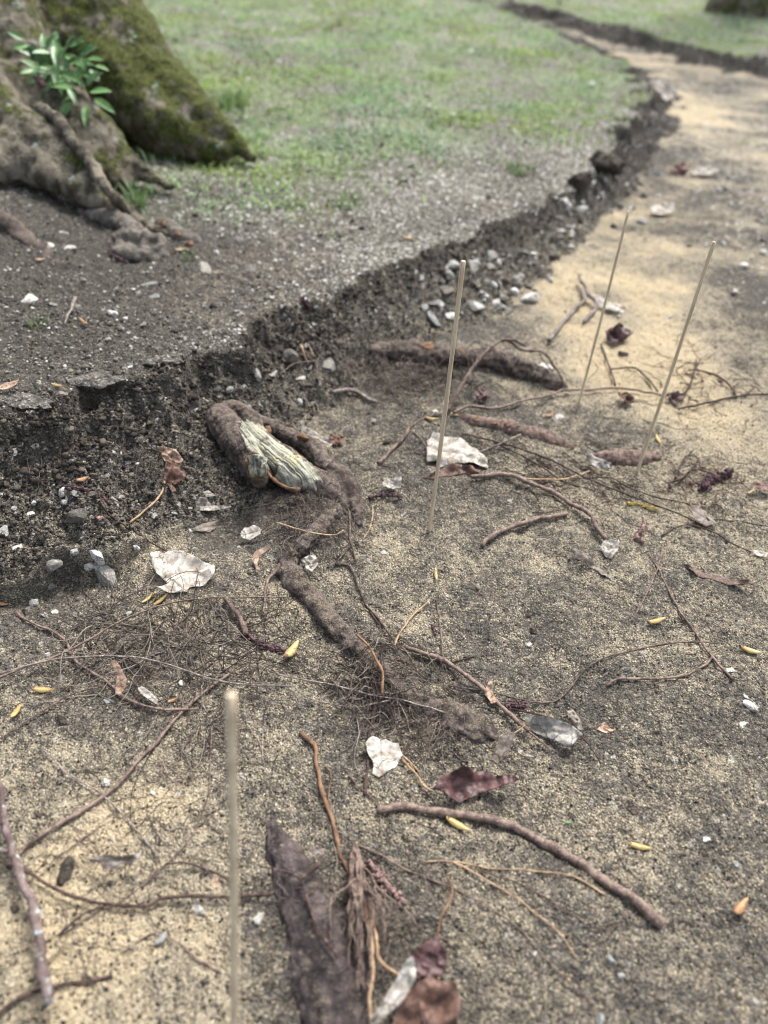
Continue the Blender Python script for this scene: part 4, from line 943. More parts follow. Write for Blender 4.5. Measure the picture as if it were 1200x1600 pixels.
thick("bared_root", "half-buried root with orange flaking patches behind the big white leaf", [
    [(715, 652, 8, -.004), (745, 660, 11, -.001), (780, 667, 12, -.001), (815, 675, 13, -.001), (850, 686, 14, -.003), (885, 700, 11, -.006), (905, 708, 6, -.004)]], M['bark_red'], .0018, .0012, 200)
thick("bared_root", "short brown root hump next to the right-hand skewer's foot", [
    [(926, 716, 7, -.004), (944, 718, 14, -.002), (965, 720, 17, -.001), (992, 719, 14, .001), (1015, 715, 10, .002), (1032, 712, 7, .002)]], M['bark_red'], .0018, .0012, 200)
for (x, y, r) in [(748, 654, 9), (772, 660, 8), (795, 664, 9), (668, 541, 13), (722, 548, 8)]:
    p = G(x, y, .008 if y > 600 else .027); v, f = stone_shape(r * .8 * depth_of(p) / FPX, nseed(), 3, .22, 3, .25); o = mesh_obj("bark_flake", v + p, f, M['orange_wood'], origin=p)
    tag(o, "orange bark flake on the half-buried root behind the big white leaf" if y > 600 else ("orange wound flake on top of the log-like root" if x < 700 else "small orange flake right behind the middle skewer on the log-like root"), "bark flake", "orange bark flakes on a half-buried root" if y > 600 else None)

# ------------------------------------------------------------------ wooden skewers
def skewer(label, base, top, r=.0019):
    base = np.asarray(base); top = np.asarray(top); ax = (base - top) / np.linalg.norm(base - top)
    Q = spline(np.array([top, (top + base) / 2 + np.array([.0006, 0, 0]), base + ax * .03]), 40); R = np.full(40, r) * (1 + .04 * np.sin(np.arange(40) * .9)); R[-4:] *= np.array([.8, .55, .3, .08])
    v, f = tube(Q, R, 14, .035, nseed()); o = mesh_obj("wooden_skewer", v, f, M['skewer'], origin=base)
    return tag(o, label, "skewer", "wooden skewers stuck upright in the soil")
def upright(bx, by, tx, ty):
    b_ = G(bx, by); d = ray(tx, ty); t = b_[1] / d[1]; tp = CAM + d * t        # the top on its own sight line at the base's distance
    return b_, tp
skewer("blurred skewer closest to the lens, in front of the thick dark root", G(366, 1695), D(361, 1085, .30), .0021)
skewer("sharp upright skewer standing right before the big white leaf", *upright(671, 828, 724, 408))
skewer("thin faint skewer rising from sand beyond the log-like root", *upright(905, 628, 982, 330), .0016)
skewer("tall leaning skewer standing behind the brown root hump", *upright(995, 738, 1116, 378), .0018)

# ------------------------------------------------------------------ leaves
def A(tx, s, ox, oy): return [(ox + x / s, oy + y / s) for x, y in tx]
leaf("dead_leaf", "big bleached curled leaf lying at the bank foot in front of the stump", "leaf", [(236, 874), (250, 866), (270, 863), (300, 867), (318, 878), (336, 884), (336, 900), (320, 912), (296, 914), (292, 924), (264, 928), (244, 921), (262, 912), (248, 900), (238, 888)], M['leaf_white'], .006, (0, -.25), .10, .10, edge=.05)
leaf("dead_leaf", "large white leaf flat on soil behind the sharp middle skewer", "leaf", [(666, 688), (677, 678), (696, 681), (720, 684), (738, 692), (758, 712), (764, 732), (740, 729), (712, 724), (688, 731), (683, 722), (668, 720)], M['leaf_white'], .006, (0, -.22), .08, .10, edge=.05)
leaf("bark_scrap", "dark brown bark scrap under the lower rim of the large white leaf", "bark", [(659, 749), (686, 735), (707, 724), (730, 726), (754, 734), (740, 741), (710, 744), (680, 750)], M['leaf_brown'], .004, (0, -.5), .10, .14, edge=.08)
leaf("dead_leaf", "pale heart-shaped leaf lying above the thick curved twig", "leaf", [(570, 1162), (580, 1152), (603, 1155), (623, 1165), (628, 1180), (620, 1200), (592, 1217), (582, 1210), (583, 1193), (575, 1177)], M['leaf_white'], .005, (.1, -.25), .08, .08, stalk=[(628, 1180, .004), (645, 1195, .003), (658, 1210, .002)])
leaf("dead_leaf", "crumpled dark reddish leaf above the thick curved twig", "leaf", [(673, 1233), (693, 1213), (720, 1197), (740, 1206), (760, 1202), (773, 1213), (798, 1211), (812, 1218), (790, 1227), (760, 1237), (733, 1247), (717, 1255), (703, 1247), (690, 1238)], M['leaf_dark'], .007, (0, -.4), .10, .20, edge=.10, stalk=[(676, 1236, .006), (660, 1225, .004), (640, 1192, .003)])
leaf("dead_leaf", "silvery folded leaf at the end of the slanting grey-brown twig", "leaf", [(815, 1123), (837, 1119), (867, 1126), (893, 1138), (907, 1151), (893, 1165), (883, 1170), (870, 1158), (853, 1150), (833, 1140)], M['leaf_silver'], .007, (0, -.3), .14, .14, edge=.08)
leaf("winged_seed", "upright pale oval seed wing just below the silvery folded leaf", "seed", [(767, 1192), (773, 1170), (785, 1148), (797, 1142), (805, 1148), (802, 1160), (790, 1182), (777, 1195)], M['leaf_grey'], .010, (-.1, -.7), .05, .04, stalk=[(803, 1146, .012), (812, 1140, .013), (820, 1133, .010)])
leaf("dead_leaf", "raised narrow white leaf at the photo's lower edge", "leaf", [(576, 1596), (600, 1559), (620, 1530), (634, 1496), (641, 1490), (650, 1516), (644, 1541), (629, 1566), (606, 1584), (588, 1602)], M['leaf_white'], .022, (.35, -.75), .08, .06)
leaf("dead_leaf", "dark brown leaf behind the raised white leaf at the bottom", "leaf", [(636, 1500), (655, 1478), (682, 1462), (698, 1488), (695, 1520), (672, 1534), (648, 1530)], M['leaf_dark'], .016, (.0, -.5), .08, .12)
leaf("dead_leaf", "broad tan-brown leaf beside the raised white leaf at the bottom", "leaf", [(622, 1575), (640, 1545), (665, 1528), (710, 1535), (720, 1560), (716, 1590), (705, 1625), (640, 1630), (612, 1610)], M['leaf_brown'], .010, (0, -.3), .08, .12)
leaf("dead_leaf", "pale torn leaf stuck on the dark bank left of the stump", "leaf", [(244, 697), (261, 699), (275, 702), (287, 719), (283, 726), (262, 726), (253, 714)], M['leaf_tan'], .006, (0, -.4), .12, .18, edge=.08)
leaf("dead_leaf", "crumpled brown leaf hanging under the pale torn leaf on the bank", "leaf", [(259, 724), (282, 724), (291, 744), (279, 754), (270, 757), (276, 770), (268, 772), (262, 756), (255, 749)], M['leaf_brown'], .006, (0, -.4), .12, .2, edge=.1)
leaf("dead_leaf", "grey folded leaf in the hollow beneath the stump's left limb", "leaf", [(303, 797), (311, 776), (324, 778), (334, 790), (359, 788), (361, 793), (335, 798), (316, 798)], M['leaf_silver'], .006, (0, -.5), .12, .16, edge=.08)
leaf("dead_leaf", "tiny white fragment on the bank above the grey folded leaf", "leaf", [(318, 768), (326, 766), (336, 774), (330, 777), (322, 776)], M['leaf_white'], .006, (0, -.4), .1, .1)
leaf("dead_leaf", "flat grey leaf lying below the grey folded leaf", "leaf", [(300, 827), (316, 818), (341, 814), (341, 821), (329, 831), (313, 832)], M['leaf_grey'], .003, (0, -.1), .06, .1)
leaf("dead_leaf", "small oval pale leaf with a dark midrib under the stump", "leaf", [(375, 835), (383, 825), (399, 820), (409, 828), (407, 835), (391, 844), (380, 841)], M['leaf_white'], .010, (0, -.5), .06, .04)
leaf("dead_leaf", "thin curled brown strip between the oval leaf and the pale rootlet", "leaf", [(394, 870), (400, 861), (420, 852), (423, 857), (406, 868), (402, 880), (407, 893), (400, 890)], M['leaf_tan'], .008, (0, -.5), .15, .05, veins=False)
leaf("dead_leaf", "crumpled white scrap at the upper end of the dark bared root", "leaf", [(470, 875), (480, 868), (493, 867), (498, 880), (487, 894), (478, 892), (477, 882)], M['leaf_white'], .010, (0, -.4), .14, .2, edge=.1)
leaf("dead_leaf", "pinkish ear-shaped leaf standing on the fine root tangle", "leaf", [(172, 1033), (180, 1031), (189, 1043), (192, 1050), (198, 1060), (197, 1073), (188, 1088), (181, 1083), (181, 1067), (184, 1053), (178, 1044)], M['leaf_tan'], .016, (.1, -.9), .10, .05)
leaf("dead_leaf", "small striped white leaf right of the pinkish ear-shaped leaf", "leaf", [(214, 1074), (222, 1072), (234, 1080), (247, 1093), (244, 1100), (232, 1093), (220, 1084)], M['leaf_white'], .006, (0, -.3), .08, .06)
leaf("dead_leaf", "grey-brown curled leaf on yellow sand near the dark soil clod", "leaf", [(138, 1344), (152, 1338), (167, 1335), (193, 1337), (220, 1332), (219, 1340), (206, 1350), (188, 1352), (174, 1360), (161, 1358), (155, 1348)], M['leaf_grey'], .014, (0, -.55), .10, .10, edge=.06)
leaf("dead_leaf", "white folded leaf leaning on the right limb of the stump", "leaf", [(467, 667), (478, 667), (500, 679), (520, 692), (519, 699), (506, 692), (496, 685), (486, 683), (472, 677)], M['leaf_white'], .012, (0, -.5), .10, .08, edge=.06)
leaf("dead_leaf", "brown crumpled scrap at the end of the white folded leaf", "leaf", [(513, 682), (525, 676), (538, 684), (537, 695), (522, 697), (514, 692)], M['leaf_brown'], .006, (0, -.4), .15, .25, edge=.12)
leaf("dead_leaf", "white pointed scrap on soil left of the bark scrap", "leaf", [(595, 757), (604, 746), (616, 748), (624, 733), (627, 748), (625, 762), (614, 764), (600, 764)], M['leaf_white'], .008, (0, -.6), .12, .14)
leaf("dead_leaf", "shiny silver leaf under the end of the long brown twig", "leaf", [(938, 853), (946, 842), (967, 847), (966, 858), (955, 873), (945, 868)], M['leaf_silver'], .006, (0, -.3), .10, .12, edge=.06)
leaf("dead_leaf", "dark rolled leaf strip left of the shiny silver leaf", "leaf", [(890, 862), (908, 866), (927, 875), (941, 890), (957, 902), (952, 906), (935, 895), (920, 883), (897, 873)], M['leaf_grey'], .005, (0, -.3), .16, .16, edge=.12)
leaf("bark_scrap", "long reddish-brown bark strip at the right side of the floor", "bark", [(1073, 880), (1098, 890), (1127, 898), (1165, 910), (1178, 920), (1153, 917), (1118, 904), (1083, 895)], M['bark_red'], .004, (0, -.2), .10, .14, edge=.12)
leaf("dead_leaf", "silver-white leaf scrap leaning on the short brown root hump", "leaf", [(913, 708), (920, 704), (935, 715), (954, 725), (959, 732), (942, 735), (925, 727), (916, 718)], M['leaf_silver'], .010, (0, -.6), .10, .14, edge=.08)
leaf("dead_leaf", "striped grey leaf under thin dark twigs at the right", "leaf", [(1077, 793), (1092, 793), (1107, 803), (1119, 818), (1104, 822), (1087, 816)], M['leaf_grey'], .006, (0, -.3), .12, .06)
leaf("dead_leaf", "small dark curled leaf in front of the log-like root", "leaf", [(743, 611), (753, 607), (764, 607), (761, 626), (752, 630), (744, 624)], M['leaf_dark'], .008, (0, -.5), .2, .2, edge=.1)
leaf("dead_leaf", "crumpled dark brown leaf on sand by the faint skewer", "leaf", [(944, 521), (958, 510), (973, 508), (988, 522), (970, 536), (951, 536)], M['leaf_dark'], .010, (0, -.3), .2, .25, edge=.12)
leaf("dead_leaf", "white elongated fragment beside the forked grey twig", "leaf", [(922, 467), (939, 463), (954, 472), (976, 480), (975, 488), (957, 486), (942, 479)], M['leaf_white'], .008, (0, -.3), .1, .1)
leaf("dead_leaf", "white leaf on sand between the faint skewer's top and the trench wall", "leaf", [(1014, 325), (1030, 317), (1050, 319), (1056, 327), (1046, 334), (1022, 334)], M['leaf_white'], .012, (0, -.3), .1, .1)
leaf("dead_leaf", "flat white leaf on dark soil further along the trench", "leaf", [(1080, 267), (1098, 261), (1120, 264), (1122, 270), (1104, 274), (1084, 273)], M['leaf_white'], .012, (0, -.3), .1, .1)
leaf("dead_leaf", "brown leaf touching the flat white leaf further along the trench", "leaf", [(1045, 262), (1062, 256), (1080, 262), (1070, 272), (1052, 271)], M['leaf_brown'], .012, (0, -.4), .14, .2)
leaf("dead_leaf", "bright white leaf at the trench bend below the lawn corner", "leaf", [(1014, 128), (1030, 124), (1050, 136), (1058, 150), (1042, 158), (1026, 146)], M['leaf_white'], .03, (0, -.4), .1, .1)
leaf("dead_leaf", "round brown leaf curled up between the two right skewers", "leaf", [(964, 614), (978, 610), (991, 621), (989, 631), (975, 632)], M['leaf_brown'], .008, (0, -.5), .2, .22, edge=.12)
leaf("dead_leaf", "dark shrivelled leaf just right of the tall leaning skewer", "leaf", [(1040, 617), (1055, 613), (1068, 616), (1067, 626), (1058, 631), (1045, 626)], M['leaf_dark'], .008, (0, -.4), .2, .22, edge=.12)
leaf("dead_leaf", "tan leaf cut off by the photo's right border", "leaf", [(1174, 757), (1190, 751), (1206, 755), (1214, 764), (1200, 768), (1183, 764)], M['leaf_brown'], .008, (0, -.3), .1, .1)
leaf("dead_leaf", "rust-coloured leaf scrap lying across dark twigs below the half-buried root", "leaf", [(838, 744), (850, 740), (862, 744), (864, 752), (845, 755)], M['bark_red'], .004, (0, -.3), .1, .12)
leaf("dead_leaf", "ragged cream scrap right of the silvery folded leaf", "leaf", [(932, 1141), (938, 1133), (944, 1127), (952, 1136), (962, 1141), (946, 1147)], M['leaf_tan'], .003, (0, -.2), .1, .16, edge=.1)
leaf("dead_leaf", "narrow pale leaf on the bank top at the photo's left border", "leaf", [(-8, 606), (10, 598), (30, 595), (26, 602), (6, 609)], M['leaf_tan'], .006, (0, -.3), .1, .06)
leaf("bark_scrap", "square brown bark chip under a yellow bud on the crust edge", "bark", [(84, 606), (97, 603), (108, 611), (106, 618), (90, 616)], M['leaf_grey'], .008, (0, -.5), .06, .08)
leaf("dead_leaf", "curly grey feathery leaf next to the ragged cream scrap", "leaf", [(884, 1112), (896, 1108), (906, 1122), (912, 1140), (904, 1142), (893, 1128)], M['leaf_grey'], .005, (0, -.2), .1, .2, edge=.12)
leaf("dead_leaf", "cream twisted husk leaning on the slanting grey-brown twig", "leaf", [(756, 1082), (764, 1064), (770, 1062), (768, 1076), (776, 1096), (768, 1100)], M['leaf_tan'], .008, (0, -.6), .12, .1)
leaf("dead_leaf", "white sliver near the right border below the striped grey leaf", "leaf", [(1173, 860), (1186, 859), (1202, 864), (1196, 870), (1182, 868)], M['leaf_white'], .004, (0, -.2), .06, .06)
leaf("dead_leaf", "small cream leaf tip beside the blurred skewer", "leaf", [(329, 1377), (336, 1366), (344, 1384), (338, 1389)], M['leaf_tan'], .010, (0, -.5), .06, .06)
leaf("dead_leaf", "crumpled grey scrap on the thick dark root near its upper end", "leaf", [(485, 1326), (492, 1320), (508, 1328), (506, 1336), (490, 1336)], M['leaf_grey'], .012, (0, -.4), .12, .2)

# ------------------------------------------------------------------ bud scales
bud(456, 1019, -50, 34, "plump orange-yellow bud scale beside the purple catkin", wid=.42, lift=.004)
bud(681, 900, 86, 19, "yellow bud scale lying alone below the sharp skewer's foot")
bud(1025, 972, -14, 29, "yellow bud scale near the fork of two thin twigs")
bud(1172, 1019, 18, 35, "yellow bud scale by the right border")
bud(716, 1291, 30, 44, "greenish-yellow bud scale under the thick curved twig", wid=.26)
bud(1001, 1325, 13, 38, "yellow bud scale right of the thick curved twig", wid=.26)
bud(1156, 1419, -52, 32, "reddish-orange open bud scale at the lower right", M['bud_orange'], .42)
bud(69, 1080, 3, 36, "yellow bud scale on sand left of the pinkish ear-shaped leaf", wid=.28)
bud(27, 1112, -52, 28, "yellow bud scale at the left border below another one")
bud(270, 1095, -20, 19, "small orange bud scale right of the striped white leaf", M['bud_orange'])
bud(233, 935, -40, 28, "pale straw-coloured bud scale just left of another under the big bleached leaf", wid=.2, tip=False)
bud(253, 938, -38, 30, "yellower bud scale touching the big bleached leaf's lower rim", wid=.22)
bud(675, 656, 5, 20, "yellow-black bud scale above the large white leaf")
bud(1029, 690, 60, 17, "bright yellow bud scale in a dark dimple behind the leaning skewer")
bud(130, 751, -15, 22, "golden bud scale on the bank above the purple catkin", M['bud_orange'], .4)
bud(3, 945, 10, 24, "orange bud scale under the gravel ledge at the left border", M['bud_orange'])
bud(132, 505, 35, 17, "orange bud scale beside the flat stick on the bank top", M['bud_orange'])
bud(63, 407, -5, 17, "rusty bud scale near white stones on the bank top", M['bud_orange'])
bud(283, 392, -5, 20, "yellow bud scale under the root end with orange wounds")
bud(91, 604, 10, 18, "yellow bud scale lying on the square bark chip", lift=.012)
bud(1174, 769, -30, 16, "pale lemon bud scale next to the tan leaf at the right border")
bud(710, 649, 20, 14, "short tan bud scale just left of the long rootlet behind the sharp skewer")
bud(640, 375, 10, 20, "yellow bud scale on pale soil at the bank edge")
bud(887, 1286, 5, 16, "tiny green bud scale above the thick curved twig's end", M['plant'], .3, tip=False)
bud(858, 650, -20, 14, "orange splinter next to a white seed behind the half-buried root", M['bud_orange'], tip=False)

# ------------------------------------------------------------------ catkins
catkin([(384, 985), (400, 1003), (425, 1012), (446, 1017)], 14, M['catkin'], "dark purple catkin lying left of the orange-yellow bud scale")
catkin([(1007, 815), (1003, 828), (995, 838), (1006, 847)], 13, M['catkin_pink'], "pinkish knotted catkin above the fork of two thin twigs")
catkin([(94, 760), (112, 761), (130, 764), (156, 771), (167, 783)], 9, M['catkin'], "wine-red catkin stretched over white stones on the bank")
catkin([(576, 777), (600, 774), (629, 776)], 10, M['catkin'], "dark catkin on soil left of the sharp skewer")
catkin([(576, 1347), (592, 1366), (610, 1390), (633, 1412)], 22, M['catkin_pink'], "fat withered catkin by the bundle of fine roots")
catkin([(676, 978), (680, 992)], 9, M['catkin'], "very small dark catkin on open sand above the slanting twig")
catkin([(470, 468), (480, 474), (484, 482)], 13, M['catkin'], "reddish catkin clump just below the bank edge")
catkin([(585, 548), (600, 553), (618, 556)], 10, M['catkin_pink'], "pinkish catkin among rootlets at the log-like root's left end")
catkin([(1098, 762), (1112, 750), (1126, 744), (1142, 738)], 18, M['catkin'], "purple feathery catkin clump at the right among twigs", scale=1.2)
catkin([(981, 786), (1000, 788), (1027, 796)], 9, M['catkin_yellow'], "yellow knobbly catkin lying among dark twigs", .0012)
catkin([(790, 1104), (806, 1100), (822, 1104)], 16, M['catkin'], "reddish fluffy catkin above the silvery folded leaf")
catkin([(170, 395), (186, 404), (198, 410)], 10, M['catkin'], "dull purple catkin against the curled surface root")
catkin([(58, 122), (64, 128), (68, 134)], 8, M['catkin'], "purple catkin resting on the flare below the leafy plant", lift=.14)

# ------------------------------------------------------------------ twigs and single roots
R_, RD, RTN, RO = M['root'], M['root_dark'], M['root_tan'], M['root_orange']
twig("thick_twig", "thick curved brown twig arching to a broken end at the lower right", "twig", [(592, 1264), (645, 1262), (700, 1271), (760, 1280), (820, 1300), (880, 1335), (940, 1372), (990, 1405), (1034, 1444)], 12, 15, M['twig'], .001, k=10, lump=.10)
twig("lichen_twig", "lichen-spotted twig standing out at the left border", "twig", [(-6, 1200), (2, 1250), (7, 1290), (17, 1330), (33, 1367), (50, 1420), (67, 1500), (74, 1570)], 10, 15, M['lichen_twig'], .010, k=10, knots=5, branches=[([(22, 1326), (6, 1330), (-12, 1322)], 7, 5)])
twig("thin_twig", "smooth brown root twig running up to the right below the fine root tangle", "root", [(22, 1340), (40, 1323), (67, 1303), (123, 1270), (180, 1230), (223, 1180), (240, 1163), (283, 1113), (333, 1070), (360, 1052)], 8, 6, M['twig'], .001)
twig("thin_root", "crooked brown root under the pinkish ear-shaped leaf with a pale upper tail", "root", [(25, 957), (42, 968), (60, 978), (83, 986), (103, 1003), (117, 1033), (160, 1060), (200, 1092), (247, 1108), (310, 1108)], 5, 5, M['twig'], .002)
twig("thin_twig", "long straight grey twig crossing the fine root tangle upward", "twig", [(-10, 1062), (37, 1043), (100, 1020), (187, 972), (240, 950), (300, 936), (370, 933), (445, 933)], 4.5, 2.2, M['twig'], .008)
twig("thin_twig", "long thin twig that starts at the left border and ends at the stick", "twig", [(-10, 1056), (37, 1042), (100, 1028), (197, 1026), (260, 1037), (333, 1062), (400, 1070), (462, 1072)], 4, 3, M['twig_grey'], .009)
twig("thin_twig", "thin brown twig below the dark bared root reaching the silvery mound", "twig", [(430, 1054), (470, 1061), (525, 1071), (575, 1085), (637, 1096), (700, 1115), (720, 1117), (734, 1110)], 3.5, 3, M['twig_grey'], .004, branches=[([(457, 1070), (480, 1090), (525, 1102), (560, 1104), (610, 1094)], 3, 2.5)])
twig("thin_twig", "nearly straight silvery twig on the sand left of the blurred skewer", "twig", [(60, 1168), (77, 1180), (103, 1207), (150, 1235), (187, 1267), (213, 1297), (249, 1341)], 3, 4, M['twig_grey'], .003)
twig("thin_root", "thin reddish root running along the blurred skewer's left side", "root", [(93, 1462), (140, 1434), (187, 1410), (233, 1380), (257, 1353), (277, 1333), (307, 1293), (325, 1240), (329, 1180), (332, 1130), (345, 1090)], 3, 3, R_, .001, branches=[([(257, 1353), (240, 1366), (222, 1390)], 4, 3)])
twig("dark_twig", "dark horizontal twig passing behind the blurred skewer", "twig", [(-8, 1345), (43, 1363), (83, 1387), (133, 1407), (173, 1413), (230, 1415), (253, 1403), (307, 1400), (353, 1402), (425, 1396)], 6, 7, M['root_dark'], .004, branches=[([(253, 1402), (244, 1396)], 5, 3), ([(172, 1413), (130, 1430), (88, 1463)], 3, 4)], knots=4)
twig("dark_twig", "thin dark twig bending down to the blurred skewer from the silvery twig's end", "twig", [(258, 1350), (293, 1348), (327, 1360), (353, 1372), (378, 1396)], 4, 4, RD, .003)
twig("dark_twig", "dark twig in the lower left corner under the lichen twig", "twig", [(-12, 1590), (33, 1557), (83, 1542), (143, 1530), (176, 1524)], 9, 6, RD, .001)
twig("thin_root", "arched thin root on blurred sand in the lower left", "root", [(187, 1490), (243, 1457), (283, 1477), (310, 1500), (346, 1520)], 3, 4, R_, .001)
twig("thin_root", "faint thin root above the grey-brown curled leaf", "root", [(87, 1343), (133, 1307), (180, 1280)], 2.6, 2, R_, .001)
twig("orange_root", "orange peeling root dropping down to the fine root bundle", "root", [(467, 1144), (480, 1156), (494, 1170), (495, 1195), (503, 1233), (515, 1271), (526, 1312), (537, 1348), (553, 1377), (567, 1403), (574, 1440)], 9, 7, RO, .001, branches=[([(516, 1268), (513, 1242), (517, 1212), (509, 1198)], 3, 2)])
twig("dark_root", "dark upright root passing behind the pale heart-shaped leaf", "root", [(592, 1078), (586, 1103), (578, 1140), (576, 1183), (570, 1241)], 9, 5, RD, .0)
twig("thin_root", "thin root curling under the left end of the thick curved twig", "root", [(544, 1212), (564, 1233), (588, 1256), (595, 1277), (594, 1302)], 4, 2.5, R_, .001)
twig("thin_root", "long thin root slanting from the root bundle to the lower right", "root", [(553, 1318), (588, 1333), (641, 1362), (700, 1384), (770, 1421), (815, 1455), (865, 1510), (930, 1570)], 4, 2.5, R_, .001)
twig("pale_root", "pale forked root spreading below the thick curved twig", "root", [(660, 1346), (708, 1346), (765, 1357), (840, 1360), (900, 1370), (945, 1398)], 2.5, 3.5, RTN, .001, branches=[([(708, 1346), (775, 1385), (835, 1425), (875, 1460), (902, 1502)], 4, 2.5)])
twig("thin_root", "thin dark root between the pale forked root's two arms", "root", [(750, 1360), (820, 1385), (880, 1420), (920, 1446), (945, 1451), (966, 1444)], 3, 2.5, RD, .001)
twig("orange_root", "small orange rootlet looping up beside the dark brown leaf", "root", [(699, 1370), (706, 1392), (704, 1410), (688, 1432), (681, 1470), (672, 1520)], 5, 3.5, RO, .006)
twig("slanting_twig", "grey-brown slanting twig ending at the silvery folded leaf", "twig", [(628, 1009), (660, 1020), (703, 1038), (747, 1070), (787, 1107), (827, 1142)], 9, 8, M['twig'], .003, branches=[([(790, 1110), (822, 1140), (848, 1160), (862, 1174)], 6, 3)])
twig("thin_twig", "thin dark twig arching over the silvery folded leaf", "twig", [(795, 1107), (843, 1117), (893, 1137), (923, 1167), (938, 1194)], 3.5, 3, RD, .006)
twig("thin_root", "thin root making a wide arc on open sand above the silvery folded leaf", "root", [(700, 1072), (760, 1080), (810, 1092), (850, 1099), (879, 1089), (908, 1054), (937, 1031), (981, 1018), (1037, 1006), (1092, 1003), (1122, 1005)], 2.5, 3, R_, .001)
twig("thin_root", "short wavy root below the wide arc of root", "root", [(946, 1073), (967, 1061), (1025, 1061), (1066, 1056), (1098, 1041), (1112, 1027)], 5, 4, R_, .001)
twig("thin_root", "long straight-running root at the right crossing the bud scale's right side", "root", [(1014, 864), (1028, 888), (1048, 929), (1066, 961), (1083, 984), (1112, 1025), (1146, 1062)], 3.5, 5, R_, .001, branches=[([(1037, 848), (1028, 885), (1007, 935), (987, 970)], 3, 2.4)])
twig("brown_twig", "light brown twig lying alone right of the sharp skewer's foot", "twig", [(752, 852), (768, 838), (790, 827), (840, 811), (887, 804)], 9, 8, M['twig'], .001)
twig("brown_twig", "long forked-looking twig from the bark scrap to the shiny silver leaf", "twig", [(738, 745), (794, 742), (824, 753), (860, 767), (890, 786), (920, 803), (945, 842)], 9, 8, M['twig'], .003, knots=3)
twig("dark_twig", "upper dark twig stretching from the half-buried root to the striped grey leaf", "twig", [(722, 677), (794, 695), (830, 707), (860, 718), (900, 739), (945, 759), (1002, 781), (1064, 804), (1114, 828)], 3.5, 3, RD, .005, branches=[([(911, 747), (953, 747), (987, 764), (1030, 778), (1075, 788), (1109, 812)], 2.5, 2.5)])
twig("dark_twig", "lower dark twig in the tangle below the half-buried root", "twig", [(770, 690), (815, 712), (850, 732), (880, 752), (905, 760)], 3.5, 2.5, RD, .004)
twig("dark_twig", "thin dark twig crossing under the striped grey leaf to the right border", "twig", [(1033, 838), (1072, 820), (1115, 832), (1143, 849), (1174, 862)], 3, 2.5, RD, .002, branches=[([(1072, 820), (1120, 812), (1200, 822)], 2.5, 2)])
twig("grey_twig", "short silvery twig end sticking out in front of the half-buried root", "twig", [(745, 707), (755, 705), (782, 693), (814, 680)], 3.5, 5, M['twig_grey'], None, arch=[.002, .003, .007, .012])
twig("tan_root", "pale brown rootlet lying across the rust-coloured leaf scrap", "root", [(815, 748), (850, 749), (885, 748), (922, 736)], 3.5, 3, RTN, .004)
twig("tan_twig", "long tan rootlet running right from the sharp skewer past the log-like root's end", "root", [(708, 645), (734, 635), (776, 638), (815, 626), (860, 617), (884, 609), (920, 609), (962, 606), (1002, 611), (1040, 618)], 5, 4, M['twig'], .004)
twig("bent_twig", "bent twig arching over the log-like root", "twig", [(700, 642), (719, 608), (740, 572), (758, 550), (782, 532), (797, 534), (815, 547), (848, 551), (866, 571), (885, 603)], 6, 4, M['root'], None, arch=[.004, .018, .034, .044, .052, .05, .042, .036, .026, .008], branches=[([(843, 551), (850, 565), (864, 580)], 2.5, 2, [.034, .028, .022]), ([(782, 532), (800, 531), (820, 540)], 6, 4, [.052, .053, .048])])
twig("brown_root", "dark brown rootlet bending left of the large white leaf", "root", [(592, 723), (612, 702), (632, 683), (640, 668), (665, 652), (690, 645)], 7, 4, R_, .001, branches=[([(640, 672), (655, 682), (668, 700)], 2.5, 2)])
twig("forked_twig", "forked grey twig lying on sand by the rubble", "twig", [(858, 532), (872, 512), (888, 493), (902, 478), (914, 468), (908, 452)], 7, 6, M['twig_grey'], .004, branches=[([(905, 430), (916, 452), (931, 476), (924, 490), (912, 503)], 7, 6, [.012, .012, .010, .006, .004])])
twig("dark_twig", "thin dark branching twig on bright sand beyond the faint skewer", "twig", [(939, 538), (954, 577), (961, 602)], 3.5, 3, RD, .003, branches=[([(954, 577), (990, 575), (1010, 590), (1028, 612)], 3.5, 3)])
twig("dark_twig", "spidery dark twig right of the tall leaning skewer", "twig", [(1066, 626), (1078, 600), (1086, 577), (1088, 562)], 4, 3, RD, .003, branches=[([(1084, 577), (1119, 586), (1140, 602), (1148, 615)], 4, 3), ([(1086, 577), (1074, 580)], 4, 2), ([(1086, 576), (1096, 560)], 3, 2)])
twig("dark_twig", "long thin twig reaching the right border at the height of the leaning skewer", "twig", [(1060, 640), (1110, 628), (1160, 618), (1205, 616)], 4, 3.5, RD, .003, branches=[([(1150, 620), (1148, 604), (1156, 598)], 3, 2), ([(1160, 619), (1180, 606)], 3, 2)])
twig("dark_twig", "small crooked dark twig right of the leaning skewer's foot", "twig", [(1048, 763), (1047, 754), (1064, 748), (1082, 730), (1092, 715)], 5, 3, RD, .003, branches=[([(1080, 733), (1100, 736), (1130, 748)], 3, 2), ([(1055, 748), (1064, 725), (1083, 704)], 4, 3)])
twig("pale_root", "light brown rootlet hanging between the curled strip and the dark bared root", "root", [(454, 872), (441, 880), (430, 893), (419, 907), (415, 930), (409, 958)], 9, 4, M['twig'], .003)
twig("thin_root", "thin vertical root coming down over the stump's mound", "root", [(546, 790), (547, 820), (547, 842), (552, 860), (557, 876)], 3.5, 4, R_, .002, branches=[([(552, 846), (540, 862), (525, 880)], 3, 3)])
twig("dark_root", "dark reddish root snaking right of the dark bared root", "root", [(524, 881), (545, 884), (555, 905), (567, 935), (580, 955), (592, 968), (612, 998)], 4, 3.5, RD, .001, branches=[([(567, 935), (580, 958), (592, 976)], 4, 3)])
